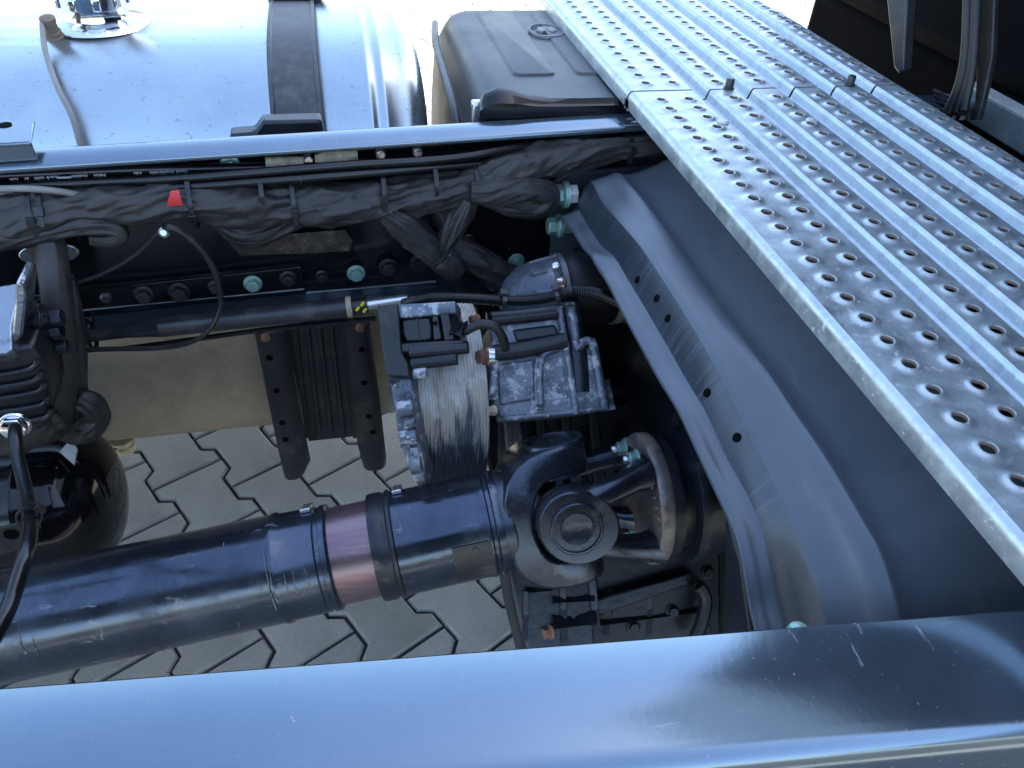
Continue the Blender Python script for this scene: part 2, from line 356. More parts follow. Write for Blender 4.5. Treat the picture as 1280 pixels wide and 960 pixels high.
MB().lathe(p0, p1-p0, [(0, .0085), ((p1-p0).length, .0085)], 16).build('spacer_tube', 'beige', far_rail, .001)
mb = MB(); rings = []
for i, (x, y, r) in enumerate(((394, 201, 7), (412, 199, 11), (432, 197, 11), (447, 193, 7))):
    c = aw(x, y, .028); rr = rp(c, r)
    rings.append([c+V((0, math.cos(a), math.sin(a)))*rr*(1+.25*noise.noise(V((a*2, i, 1)))) for a in [2*math.pi*k/12 for k in range(12)]])
mb.loft(rings).build('casting_lug', 'beige', far_rail)
# brown plate below the bundle: the sunlit ground's reflection painted on the web
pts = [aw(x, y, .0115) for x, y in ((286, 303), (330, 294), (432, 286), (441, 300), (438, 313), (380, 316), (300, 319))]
MB().prism(pts, inw*.003).build('reflection_patch', 'web_reflection', far_rail, .001)
# silver oval clips peeping under the bundle
for x, y, r in ((62, 316, 34), (540, 275, 20)):
    p = aw(x, y, .016); rr = rp(p, r); mb = MB(); a1 = V((1, .07, 0)).normalized(); b1 = V((0, 0, 1))
    mb.prism([p+a1*(rr*math.cos(t))+b1*(rr*.45*math.sin(t)) for t in [2*math.pi*i/24 for i in range(24)]], inw*.004)
    mb.build('grommet_plate', 'silver' if x < 100 else 'rubber', far_rail, .001)
# small bracket plate standing on the far rail at the left edge
t = thing('mounting_plate', 'bluish drilled plate lying over the far rail at the left edge', 'bracket', az(20, 175, .95))
mb = MB()
top = [(-60, 155), (34, 148), (43, 150), (38, 178), (-60, 184)]
mb.prism([az(x, y, .962) for x, y in top], V((0, 0, -.005)))
mb.build('plate', 'rail_paint', t, .0015)
p = az(6, 156, .9625); MB().lathe(p, V((0, 0, 1)), [(0, .008), (.0006, .008)], 20).build('hole', 'cab_black', t)
MB().prism([az(-60, 184, .962), az(38, 178, .962), az(38, 178, .962)+V((0, .002, -.024)), az(-60, 184, .962)+V((0, .002, -.024))], V((0, .005, 0))).build('skirt', 'rail_paint', t, .0015)

# ================================================================== WALKWAY (two pressed steel panels)
WZ = .978
K = (CZ-WZ)/.38                        # measured spacings below were taken at a height of .996
def rib_profile(cx, hw, right_edge=False, left_edge=False, lv=.0148, rv=.0148):
    D = -.015; L = []; R = []
    if left_edge: L = [(cx-hw-.0065, -.024), (cx-hw-.0065, -.009), (cx-hw-.0055, -.005), (cx-hw-.003, -.0018)]
    else: L = [(cx-hw-lv*K, D), (cx-hw-.0065, D), (cx-hw-.005, D+.0015), (cx-hw-.003, -.0055), (cx-hw-.0015, -.0018)]
    if right_edge: R = [(cx+hw+.003, -.0018), (cx+hw+.0055, -.005), (cx+hw+.0065, -.009), (cx+hw+.0065, -.024)]
    else: R = [(cx+hw+.0015, -.0018), (cx+hw+.003, -.0055), (cx+hw+.005, D+.0015), (cx+hw+.0065, D), (cx+hw+rv*K, D)]
    return L, R
PITCHY = .0325*K
def rib(cx, hw, rows, y0, y1, le, re):
    """one pressed tread rib with raised, punched holes"""
    mb = MB(); punch = []; L, R = rib_profile(cx, hw, re, le)
    L = L+[(cx-hw+.0005, 0)]; R = [(cx+hw-.0005, 0)]+R
    for seq in (L, R):
        mb.loft([[V((x, y, WZ+z)) for x, z in seq] for y in (y0, y1)], False, False)
    for seq, s in ((L, 1), (R, 1)):     # sheet thickness at the ends
        for y, sg in ((y0, 1), (y1, -1)):
            mb.loft([[V((x, y, WZ+z)) for x, z in seq], [V((x, y, WZ+z-.003)) for x, z in seq], [V((x, y+sg*.006, WZ+z-.003)) for x, z in seq]], False, False)
    xl, xr = L[-1][0], R[0][0]
    edges = [xl]+[(rows[i]+rows[i+1])/2 for i in range(len(rows)-1)]+[xr]
    h0 = 1.0305*K-PITCHY*.5
    i0 = math.ceil((y0-h0)/PITCHY); i1 = math.floor((y1-h0)/PITCHY)
    ya, yb = h0+i0*PITCHY, h0+i1*PITCHY
    def quad(x0, x1, a, b, z=0): mb.add([(x0, a, WZ), (x1, a, WZ), (x1, b, WZ), (x0, b, WZ)], [(0, 1, 2, 3)])
    quad(xl, xr, y0, ya); quad(xl, xr, yb, y1)
    for y, sg in ((y0, 1), (y1, -1)):
        mb.add([(xl, y, WZ), (xr, y, WZ), (xr, y, WZ-.003), (xl, y, WZ-.003), (xl, y+sg*.006, WZ-.003), (xr, y+sg*.006, WZ-.003)], [(0, 1, 2, 3), (3, 2, 5, 4)])
    N = 20
    prof = [(.0155, 0), (.0140, .0002), (.0122, .0005), (.0106, .0010), (.0092, .0016), (.0078, .0021), (.0069, .0023), (.0063, .0019)]
    for ri, hx in enumerate(rows):
        a, b = edges[ri], edges[ri+1]
        for j in range(i0, i1):
            yc = h0+(j+.5)*PITCHY; y_0, y_1 = yc-PITCHY/2, yc+PITCHY/2
            rings = []
            out = []
            for q in range(N):
                t = 2*math.pi*(q+.5)/N; dx, dy = math.cos(t), math.sin(t)
                sx = (b-hx if dx > 0 else hx-a)/abs(dx); sy = (PITCHY/2)/abs(dy)
                k = min(sx, sy); out.append(V((hx+dx*k, yc+dy*k, WZ)))
            rings.append(out)
            wob = random.uniform(.93, 1.05)
            for r, z in prof:
                rings.append([V((hx+r*wob*math.cos(2*math.pi*(q+.5)/N), yc+r*wob*math.sin(2*math.pi*(q+.5)/N), WZ+z)) for q in range(N)])
            mb.loft(rings, False)
            punch.append((hx, yc, wob))
            # corner fills between the ring's outer polygon and the cell corners
            for (cx_, cy__) in ((a, y_0), (b, y_0), (b, y_1), (a, y_1)):
                near = sorted(range(N), key=lambda q: (out[q]-V((cx_, cy__, WZ))).length)[:2]
                mb.add([V((cx_, cy__, WZ)), out[near[0]], out[near[1]]], [(0, 1, 2)])
    return mb, punch
rim_mb = MB().lathe(V((0, 0, -.0015)), V((0, 0, 1)), [(0, .0062), (.0025, .0062), (.0035, .0063)], 14, False)
RIM = []
def rims(spots, par):
    for hx, yc, wob in spots:
        if RIM: o = RIM[0].copy(); COL.objects.link(o)
        else: o = rim_mb.build('hole_rim', 'punched_edge'); RIM.append(o)
        o.parent = par; o.matrix_parent_inverse = Matrix.Identity(4)
        root = par.parent
        o.location = (hx, yc, WZ); o.scale = (wob, wob, 1)
def walkway(label, y0, y1):
    t = thing('perforated_walkway', label, 'walkway', (.62, y0, WZ-.034), 'perforated walkway panels over the frame')
    a, b = rib(.4535*K, .045*K, [.437*K, .478*K], y0, y1, True, False)
    rims(b, a.build('tread_rib', 'galvanised', t, ang=50))
    for i in range(5):
        cx = (.545+.0667*i)*K
        a, b = rib(cx, .0187*K, [cx], y0, y1, False, i == 4)
        rims(b, a.build('tread_rib', 'galvanised', t, ang=50))
    return t
panel_near = walkway('galvanised perforated walkway panel in the right foreground beyond the crossmember', -.32, 1.034*K)
panel_far = walkway('galvanised perforated walkway panel reaching over the black battery box', 1.0385*K, 2.2)
for x, y in ((911, 104), (1062, 100)):
    p = az(x, y+6, WZ+.001); mb = MB(); up = V((0, 0, 1))
    mb.lathe(p, up, [(0, .0085), (.0015, .0085), (.0015, .0065), (.013, .0062), (.0145, .0052)], 18); mb.build('upright_bolt', 'tube_grey', panel_far, .0004, 1)
for x, y in ((904, 153), (1015, 151), (1125, 151)):
    p = az(x, y, WZ+.0002); MB().lathe(p, V((0, 0, 1)), [(0, .0085), (.0012, .0085), (.002, .0065)], 20).build('rivet', 'galv_edge', panel_near)
for i in range(12):     # small drain slots beside the wide rib
    for px_, panel in ((.5008*K, panel_near), (.5008*K, panel_far)):
        yb = (.99-.0975*i)*K if panel is panel_near else (1.075+.0975*i)*K
        if yb > 2 or yb < -.3: continue
        m = Matrix.Rotation(math.radians(40), 3, 'Y')
        MB().box((px_, yb, WZ-.0028), (.005, .0075, .0012), m).build('drain_slot', 'cab_black', panel)
# support brackets that carry the panels on the rails
t = thing('walkway_support', 'black angle under the walkway seam beside the battery box', 'bracket', (.50, 1.075, RAIL_Z))
MB().box((.50, 1.075, (RAIL_Z+.001+WZ-.017)/2), (.05, .045, WZ-.017-RAIL_Z-.001)).build('angle', 'bracket_paint', t, .003)

# ================================================================== CROSSMEMBER
cm = thing('crossmember', 'satin blue-black pressed crossmember arching between the two rails', 'crossmember', (.43, .66, .82))
def interp(xs, vs, x):
    for i in range(len(xs)-1):
        if (xs[i]-x)*(xs[i+1]-x) <= 0: return vs[i]+(vs[i+1]-vs[i])*(x-xs[i])/(xs[i+1]-xs[i])
    return vs[-1]
def curve(pix, X): return sorted([(ax(x, y, X).y, ax(x, y, X).z) for x, y in pix])
c_out = curve([(710, 283), (723, 288), (734, 305), (743, 327), (759, 349), (774, 380), (796, 421), (827, 477), (847, 507), (864, 545), (881, 582), (909, 641), (929, 686), (940, 734), (945, 785)], .318)
c_in = curve([(734, 283), (752, 311), (768, 321), (777, 339), (802, 380), (840, 446), (859, 480), (885, 521), (898, 558), (922, 600), (943, 637), (957, 682), (965, 734), (972, 782)], .342)
c_rid = curve([(740, 221), (752, 249), (777, 277), (802, 305), (827, 342), (859, 392), (884, 433), (909, 480), (943, 548), (974, 607), (998, 662), (1022, 720), (1046, 775)], .360)
c_cre = curve([(779, 221), (802, 246), (834, 289), (865, 336), (899, 383), (940, 436), (971, 477), (991, 510), (1026, 558), (1053, 603), (1077, 644), (1098, 682)], .400)
def at_y(c, y):
    if y <= c[0][0]: a, b = c[0], c[1]
    elif y >= c[-1][0]: a, b = c[-2], c[-1]
    else:
        i = max(k for k in range(len(c)-1) if c[k][0] <= y); a, b = c[i], c[i+1]
    return a[1]+(b[1]-a[1])*(y-a[0])/(b[0]-a[0])
def sm(c, y, w=.022): return sum(at_y(c, min(c[-1][0], max(c[0][0], y+d*w)))*k for d, k in ((-1, .2), (-.5, .2), (0, .2), (.5, .2), (1, .2)))
def sect(Y):
    zo, zi, zr, zc = sm(c_out, Y), sm(c_in, Y), sm(c_rid, Y), sm(c_cre, Y)
    zi = min(zi, zr-.026); zo = min(zo, zi+.001)
    e = max(0, (Y-1.0)/.065); drop = -.045*e**2.2               # rolled-over far end
    n_ = max(0, (.33-Y)/.08); drop -= .05*n_**1.6               # dives under the near rail
    return [(.318, zo-.005), (.3181, zo-.0012), (.3192, zo), (.330, zo+(zi-zo)*.45), (.3395, zi-.0006), (.3425, zi+.0016), (.3447, zi+.006), (.350, zi+(zr-zi)*.5), (.3560, zr-.008),
            (.3590, zr-.0030), (.3625, zr), (.368, zr+.0012), (.385, (zr+zc)/2+.0014), (.396, zc+.0012), (.401, zc-.0001), (.406, zc-.0022), (.412, zc-.0032), (.424, zc-.0015), (.440, zc+.003), (.458, zc+.010), (.480, zc+.021), (.502, zc+.032), (.522, zc+.040), (.540, zc+.043), (.560, zc+.036), (.580, zc+.005), (.592, zc-.05), (.594, zc-.12)], drop
rings = []; Y = 1.066
yy = []
while Y > .248: yy.append(Y); Y -= .004 if (Y > 1.0 or Y < .33) else .010
for Y in yy:
    pr, drop = sect(Y); rings.append([V((x, Y, z+drop)) for x, z in pr])
shell = MB().loft([r[:6] for r in rings], False, False); shell.loft([r[9:] for r in rings], False, False)
MB().loft([r[5:10] for r in rings], False, False).build('side_wall', 'wall_shade_streak', cm, ang=75)
shell.loft([[r[0] for r in rings], [r[0]+V((.004, 0, -.001)) for r in rings], [r[3]+V((0, 0, -.006)) for r in rings]], False, False)
shell.loft([rings[0], [V((p.x, 1.068, p.z-.10)) for p in rings[0]]], False, False)
shell.build('shell', 'crossmember_paint', cm, ang=75)
for x, y in ((797, 350), (821, 373), (835, 398), (884, 491), (921, 547)):
    best = None; d = ray(x, y)
    for i in range(900):
        p = EYE+d*(.35+.9*i/900)
        if not (.3425 < p.x < .3595 and .25 < p.y < 1.06): continue
        pr, drop = sect(p.y); pr = [(a, b+drop) for a, b in pr]
        zz = interp([a for a, b in pr], [b for a, b in pr], p.x); e = abs(p.z-zz)
        if best is None or e < best[0]: best = (e, p)
    p = best[1]; nrm = V((-.88, 0, .47)).normalized()
    MB().lathe(p-nrm*.001, nrm, [(0, .0048), (.0022, .0048), (.0024, .0035)], 16).build('wall_hole', 'cab_black', cm)
for (x, y), r in (((707, 243), 15), ((700, 282), 13)):
    p = aw(x, y, .055); xx = V((1, .0, 0)); rr = rp(p, r)*.86; mb = MB(); nm = 'green_zinc'
    hexhead(mb, p, -xx, rr, .021, 1.32, .2); mb.build('bolt', nm, cm, .0008, 1)
    mb = MB(); a, b = basis(xx)
    mb.lathe(p, xx, [(0, rr*1.28), (.0035, rr*1.28)], 24)
    ring = lambda t: [p+xx*t+a*(rr*math.cos(.5+i*math.pi/3))+b*(rr*math.sin(.5+i*math.pi/3)) for i in range(6)]
    mb.loft([ring(.0036), ring(.017)]); mb.build('nut', 'galv_edge' if y < 260 else nm, cm, .0008, 1)
# end plate that meets the far web
MB().prism([V((x, far_out(x)-.0125, z)) for x, z in ((.318, .80), (.318, .835), (.345, .85), (.58, .85), (.58, .70), (.33, .70))], V((0, -.008, 0))).build('end_plate', 'crossmember_paint', cm, .003)
p = az(1013, 785, .925)
MB().lathe(V((p.x, near_in(p.x)+.010, .903)), V((0, .3, 1)), [(0, .008), (.006, .008), (.010, .006), (.012, .002)], 16).build('bolt', 'green_zinc', cm)

# ================================================================== FUEL TANK
tank = thing('fuel_tank', 'silver aluminium fuel tank beyond the far rail', 'fuel tank', (-.5, 1.53, .25))
TY, TZ, THY, THZ, THB = 1.535, .612, .335, .352, .388
sec = []
for i in range(72):
    t = 2*math.pi*i/72; c, s_ = math.cos(t), math.sin(t); e = 2/3.0
    e2 = e if s_ >= 0 else 2/7.; sec.append((math.copysign(abs(c)**e2, c)*THY, math.copysign(abs(s_)**e2, s_)*(THZ if s_ >= 0 else THB)))
def tsec(x, k, d=0): return [V((x, TY+a*k+(d*a/THY), TZ+b*k+(d*b/THZ))) for a, b in sec]
xs = [(-2.0, .9, 0), (-1.97, 1, 0), (.048, 1, 0), (.052, 1, .003), (.058, 1, .003), (.062, 1, 0), (.072, 1, 0), (.076, 1, .003), (.082, 1, .003), (.086, 1, 0)]
for i in range(9):
    a = math.pi/2*i/8; xs.append((.112+.038*math.sin(a), 1-.13*(1-math.cos(a)), 0))
xs.append((.158, .6, 0)); xs.append((.160, .2, 0))
body = MB().loft([tsec(*q) for q in xs]).build('shell', 'tank_aluminium', tank, ang=50)
# the inner flank carries road dust: a thin sheet that follows the tank wall
idx = [i for i in range(72) if sec[i][0] < -.27 and sec[i][1] < .17]
idx.sort(key=lambda i: -sec[i][1])
mb = MB(); mb.loft([[V((x, TY+sec[i][0]*1.004-.001, TZ+sec[i][1]*1.003)) for i in idx] for x in (-1.9, -1.2, -.8, -.5, -.3, -.1, .1)], False, False)
mb.build('dusty_flank', 'tank_dusty', tank, ang=60)
def tank_top(x, y):      # nearest point where the pixel's ray meets the tank surface
    d = ray(x, y)
    for i in range(1200):
        p = EYE+d*(.8+i*.001)
        if abs((p.y-TY)/THY)**3+abs((p.z-TZ)/THZ)**3 <= 1: return p
    return EYE+d*1.6
# drain plug
p = ay(148, 560, 1.255); p = V((p.x+.01, 1.262, TZ-THB+.012))
MB().lathe(p, V((0, 0, -1)), [(0, .026), (.006, .026), (.010, .016), (.02, .015), (.022, .020), (.036, .020), (.04, .014)], 28).build('drain_plug', 'beige', tank)
q0 = p+V((0, 0, -.028)); MB().tube([q0, q0+V((-.075, -.01, .02))], .012, 12).build('drain_hose', 'rubber', tank)
# strap
def strap_ring(x, d): return [V((x, TY+a+(d*a/THY), TZ+b+(d*b/THZ))) for a, b in sec]
sx = tank_top(366, 80).x; sw = .040
mb = MB(); mb.loft([strap_ring(sx-sw, .001), strap_ring(sx-sw, .0055), strap_ring(sx-sw+.006, .0062), strap_ring(sx-sw+.008, .0038), strap_ring(sx+sw-.008, .0038), strap_ring(sx+sw-.006, .0062), strap_ring(sx+sw, .0055), strap_ring(sx+sw, .001)], False)
mb.build('strap', 'strap', tank, ang=40)
p = tank_top(372, 3); 
MB().box(p+V((-.004, .02, .006)), (.098, .05, .02), Matrix.Rotation(.12, 3, 'X')).build('strap_clamp', 'black_plastic', tank, .004)
# strap foot by the rail
mb = MB(); b0 = V((sx, 1.128, .945))
mb.prism([V((sx-.09, b0.y, .895)), V((sx-.09, b0.y, .914)), V((sx-.055, b0.y, .916)), V((sx-.042, b0.y, .932)), V((sx+.040, b0.y, .932)), V((sx+.043, b0.y, .895))], V((0, .03, 0))); mb.build('strap_foot', 'black_plastic', tank, .004)
# filler cap
p = tank_top(118, 34); c = V((p.x, p.y+.03, TZ+THZ-.002)); up = V((0, 0, 1))
nk = MB().lathe(c, up, [(0, .085), (.004, .080), (.007, .060), (.012, .052), (.02, .05), (.028, .05), (.03, .056), (.05, .056), (.054, .05), (.056, .02)], 40).build('filler_neck', 'chrome', tank)
for i in range(10):
    a = 2*math.pi*i/10; MB().box(c+V((.056*math.cos(a), .056*math.sin(a), .04)), (.008, .012, .018), Matrix.Rotation(a, 3, 'Z')).build('cap_grip', 'chrome', nk, .002)
# level sender with grey hose
p = tank_top(68, 46); c = V((p.x, p.y, p.z-.002)); nrm = V((0, -.25, 1)).normalized()
sn = MB().lathe(c, nrm, [(0, .016), (.004, .016), (.006, .0135), (.012, .0135), (.013, .011), (.024, .0105), (.028, .012), (.034, .0115), (.036, .006)], 24).build('level_sender', 'brown_plastic', tank)
path = spline([c+V((-.006, -.010, .028)), c+V((-.007, -.018, .024)), tank_top(60, 72)+V((0, -.004, .008)), tank_top(75, 115)+V((0, -.004, .008)), tank_top(92, 150)+V((0, -.004, .008)), tank_top(103, 180)+V((0, -.012, -.004))], .005)
MB().tube(path, .0042, 10).build('sender_hose', 'hose_grey', tank)

# tank console with two drilled flanges
tb = thing('tank_console', 'black drilled steel console holding the tank below the far rail', 'bracket', ay(400, 595, 1.16))
def vplate(pix, Yp, th): return MB().prism([ay(x, y, Yp) for x, y in pix], V((0, th, 0)))
def console_flange(pix, dy):
    """hanging flange whose lower end curls back towards the tank"""
    mb = MB(); L, R = pix
    n = len(L); rings = []
    for i in range(n):
        a = ay(L[i][0], L[i][1], 1.125+dy[i]); b = ay(R[i][0], R[i][1], 1.125+dy[i])
        m1 = a.lerp(b, .5)+V((0, -.012, 0))
        rings.append([a, a.lerp(b, .18)+V((0, -.009, 0)), m1, a.lerp(b, .82)+V((0, -.009, 0)), b, b+V((0, .006, 0)), m1+V((0, .006, 0)), a+V((0, .006, 0))])
    return mb.loft(rings)
lf = console_flange([[(318, 415), (327, 460), (337, 510), (347, 560), (353, 585), (356, 597)], [(358, 412), (366, 460), (374, 510), (384, 555), (388, 575), (380, 592)]], [0, 0, 0, 0, .004, .012])
lfo = lf.build('flange', 'bracket_paint', tb, ang=45)
rf = console_flange([[(428, 405), (434, 460), (440, 510), (447, 555), (451, 572), (455, 585)], [(462, 402), (470, 460), (476, 510), (481, 555), (483, 572), (482, 582)]], [0, 0, 0, 0, .004, .012])
rfo = rf.build('flange', 'bracket_paint', tb, ang=45)
vplate([(355, 408), (432, 400), (452, 545), (386, 552)], 1.165, .008).build('web', 'bracket_paint', tb, .002)
for k in range(5):
    x0 = 366+k*15
    vplate([(x0, 410), (x0+6, 409), (x0+22, 548), (x0+15, 549)], 1.158, .01).build('web_ridge', 'bracket_paint', tb, .003)
for x, y in ((337, 447), (346, 488), (353, 528), (357, 549), (452, 437), (455, 478), (461, 520), (466, 540)):
    p = ay(x, y, 1.1145); hp = lfo if x < 400 else rfo
    MB().lathe(p, V((0, -1, 0)), [(0, .0062), (.0012, .0062), (.0016, .0045)], 14).build('hole', 'cab_black', hp)
p = ay(332, 421, 1.112); MB().lathe(p, V((0, -1, 0)), [(0, .008), (.004, .008), (.006, .005)], 14).build('bolt', 'rust', tb)
p = ay(450, 409, 1.112); MB().lathe(p, V((0, -1, 0)), [(0, .008), (.004, .008), (.006, .005)], 14).build('bolt', 'rust', tb)

# ================================================================== BATTERY BOX
bx = thing('battery_box', 'black plastic battery box with embossed emblem beside the tank', 'battery box', (.43, 1.4, .55))
BZ = .950; BD = -.018
def bp(x, y): return az(x, y, BZ)
fl_, fr_ = bp(603, 142), bp(800, 120)
bl_ = bp(566, 12)
y0b, y1b = 1.118, bl_.y
x0b, x1b = bp(600, 142).x, .80
def rr3(x0, x1, y0, y1, z, r): 
    cx, cy = (x0+x1)/2, (y0+y1)/2
    return [V((cx+a, cy+b, z)) for a, b in rrect((x1-x0)/2, (y1-y0)/2, r, 6)]
x0t = (bp(566, 12).x+bp(600, 100).x)/2
rings = []
for d, z, r in ((-.045, .50, .03), (-.040, .80, .03), (-.032, .91, .032), (-.012, .951, .04), (-.004, .962, .04), (.006, .9670, .04), (.022, .968, .035), (.05, .969, .03)):
    rings.append(rr3(x0t+d, x1b-d, y0b+d*.2, y1b-d*.3, z+BD, r))
lidm = MB().loft(rings); lid = lidm.build('lid', 'box_plastic', bx, ang=50)
for i in range(5):
    cx = x0t+.085+i*.105
    MB().loft([[V((cx+a*k, (1.235+y1b-.02)/2+b*k2, z+BD)) for a, b in rrect(.036, (y1b-.02-1.235)/2, .012, 5)] for k, k2, z in ((1, 1, .968), (.95, .985, .9715), (.9, .97, .9722))]).build('raised_panel', 'box_plastic', lid, ang=50)
# left rim strip and latch handle
MB().tube(spline([V((x0t-.05, y0b+.02, .85)), V((x0t-.052, y0b+.08, .912)), V((x0t-.045, y1b-.15, .928)), V((x0t-.03, y1b-.02, .93))], .02), .007, 10).build('rim', 'black_plastic', bx)
rings = []
for x, h, w in ((604, 0, .02), (612, .016, .034), (630, .023, .044), (650, .021, .042), (672, .013, .032), (700, .009, .024), (740, .008, .022), (800, .008, .022)):
    cx = az(x, 140, .955).x
    rings.append([V((cx, 1.116+b+w*.4, .961+BD+a)) for b, a in ((-w*.6, -.02), (-w*.6, h*.6), (-w*.25, h*.95), (0, h+.004), (w*.4, h*.9), (w*.6, h*.4), (w*.6, -.02))])
MB().loft(rings).build('handle', 'gloss_black', bx, ang=60)
p = az(597, 136, .94); mb = MB().box(p+V((0, .01, -.01)), (.012, .014, .03)); mb.lathe(p+V((-.008, .01, .004)), V((1, 0, 0)), [(0, .006), (.016, .006)], 14); mb.build('latch', 'silver', bx, .002)
# embossed round emblem
p = bp(683, 41); c = V((p.x, p.y, .9725+BD))
def ellipse_ring(rx, ry, w, z0, z1, n=40):
    mb = MB(); rings = []
    for k, z in ((1-w, z0), (1-w*.8, z1), (1-w*.2, z1), (1, z0)):
        rings.append([c+V((rx*k*math.cos(t), ry*k*math.sin(t), z)) for t in [2*math.pi*i/n for i in range(n)]])
    return mb.loft(rings, False)
em = ellipse_ring(.034, .040, .13, -.002, .0014).build('emblem', 'emblem_grey', lid)
for dx, dy, rx, ry in ((-.010, .002, .0085, .015), (.011, .002, .0085, .015)):
    MB().loft([[c+V((dx+rx*k*math.cos(t)+.12*ry*k*math.sin(t), dy+ry*k*math.sin(t), z)) for t in [2*math.pi*i/20 for i in range(20)]] for k, z in ((1, -.002), (.9, .0016), (.6, .002))]).build('emblem_relief', 'emblem_grey', em)

# ================================================================== PROPELLER SHAFT
ps = thing('propeller_shaft', 'blue-black propeller shaft with purple band and universal joint', 'propeller shaft', ay(300, 720, .66))
A0, A1 = ay(0, 784, .66), ay(618, 653, .66)
UD = (A0-A1).normalized()                     # pointing left along the shaft
def shp(px): 
    t = (px-0)/(618-0); y = 784+(653-784)*t; d = ray(px, y); return EYE+d*(.66/d.y)
def sh(px): return (shp(px)-A1).dot(UD)        # distance from A1 along the shaft
def lat(name, prof, mat, n=48, **kw): return MB().lathe(A1, UD, prof, n).build(name, mat, ps, **kw)
lat('tube', [(sh(-260), .0705), (sh(348), .0705), (sh(352), .0722), (sh(357), .0722), (sh(361), .0695), (sh(404), .0692), (sh(406), .0672), (sh(411), .0672), (sh(412), .0695), (sh(418), .0695), (sh(421), .066)], 'shaft_paint')
lat('purple_band', [(sh(419), .0638), (sh(474), .0638)], 'purple_band')
lat('boot_collar', [(sh(469), .060), (sh(470), .0700), (sh(474), .0712), (sh(486), .0712), (sh(489), .0690), (sh(491), .0690), (sh(493), .0718), (sh(497), .0716), (sh(500), .067)], 'collar_black')
lat('sleeve', [(sh(497), .0690), (sh(603), .0690), (sh(605), .0705), (sh(609), .0705), (sh(611), .0680), (sh(615), .0680), (sh(617), .0705), (sh(622), .070), (sh(628), .0675)], 'shaft_paint')
def radial(px, ang):                           # unit vector round the shaft, 0 = towards the eye
    c = shp(px); e = (EYE-c); e = (e-UD*e.dot(UD)).normalized(); s2 = UD.cross(e).normalized()
    return e*math.cos(ang)+s2*math.sin(ang), s2*math.cos(ang)-e*math.sin(ang)
def on_shaft(name, px, ang, size, r, mat, bev=.001):
    n_, tg = radial(px, ang); m = Matrix((UD, tg, n_)).transposed()
    return MB().box(shp(px)+n_*r, size, m).build(name, mat, ps, bev)
SG = 1 if radial(300, 1.2)[0].z > radial(300, -1.2)[0].z else -1
on_shaft('clip', 397, SG*1.32, (.013, .034, .006), .0705, 'silver', .0015)
on_shaft('clip', 509, SG*1.32, (.013, .034, .006), .0705, 'silver', .0015)
for px, a0_, a1_ in ((349, .35, -.75), (353, .1, -.6), (368, -.1, -.5), (378, -.05, -.62), (392, .0, -.45), (507, .7, .2), (60, -.2, -.55), (74, -.3, -.6)):
    path = [shp(px+random.uniform(-.7, .7)+.06*i*i*.2)+radial(px, SG*(a0_+(a1_-a0_)*i/10))[0]*((.0704 if px < 345 else .0722 if px < 358 else .0694)+.0003) for i in range(11)]
    MB().tube(spline(path, .006), lambda t: .0004+.0006*t*t, 6).build('dried_drip', 'drip', ps)
# riveted plate low on the sleeve
mb = MB(); rings = []
for px in (561, 607):
    rings.append([shp(px)+radial(px, SG*a)[0]*.0706 for a in [-.30-.075*i for i in range(12)]])
mb.loft(rings, False, False); pl = mb.build('balance_plate', 'tube_grey', ps)
n_, tg = radial(588, -SG*.42); MB().lathe(shp(588)+n_*.0704, n_, [(0, .004), (.002, .0035)], 12).build('rivet', 'tube_grey', pl)

J = ay(704, 634, .66)
B = (EYE-J); B = (B-UD*B.dot(UD)).normalized()
th = math.radians(20)
Aa = UD.cross(B).normalized()
if Aa.z < 0: Aa = -Aa
A_ = (Aa*math.cos(th)+B*math.sin(th)).normalized(); B_ = (B*math.cos(th)-Aa*math.sin(th)).normalized()
dJ = (J-A1).dot(-UD)
def loftarm(name, secs, up, side, mat, parent):
    """secs: (centre, half width along side, half thickness along up)"""
    rings = []
    for c, hw, ht, tilt in secs:
        d = (up*math.cos(tilt)+UD*math.sin(tilt))
        rings.append([c+side*a+d*b for a, b in rrect(hw, ht, min(hw, ht)*.7, 6)])
    return MB().loft(rings).build(name, mat, parent, ang=60)
yk = MB().lathe(J, UD, [(dJ*.98, .0668), (dJ*.86, .068), (dJ*.78, .066), (dJ*.70, .056), (dJ*.66, .03)], 44).build('weld_yoke', 'yoke_paint', ps)
up_ = [(-.034, .0765, .020, .014), (-.030, .0765, .034, .0165), (-.018, .0765, .0425, .0185), (0, .0765, .046, .0195), (.018, .0755, .048, .0195), (.034, .0715, .051, .020), (.048, .0635, .055, .021), (.058, .052, .059, .021), (.064, .037, .062, .020), (.067, .018, .063, .018)]
up_ = up_+[(.068, 0, .063, .017)]+[(u, -a_, hw, ht) for u, a_, hw, ht in reversed(up_)]
rings = []
for i, (u, a_, hw, ht) in enumerate(up_):
    u0, a0_ = up_[max(0, i-1)][:2]; u1, a1_ = up_[min(len(up_)-1, i+1)][:2]
    tu, ta = u1-u0, a1_-a0_; l_ = math.hypot(tu, ta); nu, na = -ta/l_, tu/l_
    k_ = dJ*.98/.094
    rings.append([J+UD*(u*k_+nu*d2)+A_*(a_+na*d2)+B_*d1 for d1, d2 in rrect(hw, ht, .005, 4)])
MB().loft(rings).build('fork', 'yoke_paint', yk, ang=50)
for s in (1, -1):
    o = J+A_*s*.062
    MB().lathe(o, A_*s, [(-.010, .0425), (.031, .0425), (.0345, .041), (.0355, .038), (.0345, .0345), (.0300, .0340), (.0300, .029), (.0315, .027), (.0315, .001)], 40).build('bearing_cap', 'yoke_paint', yk, ang=30)
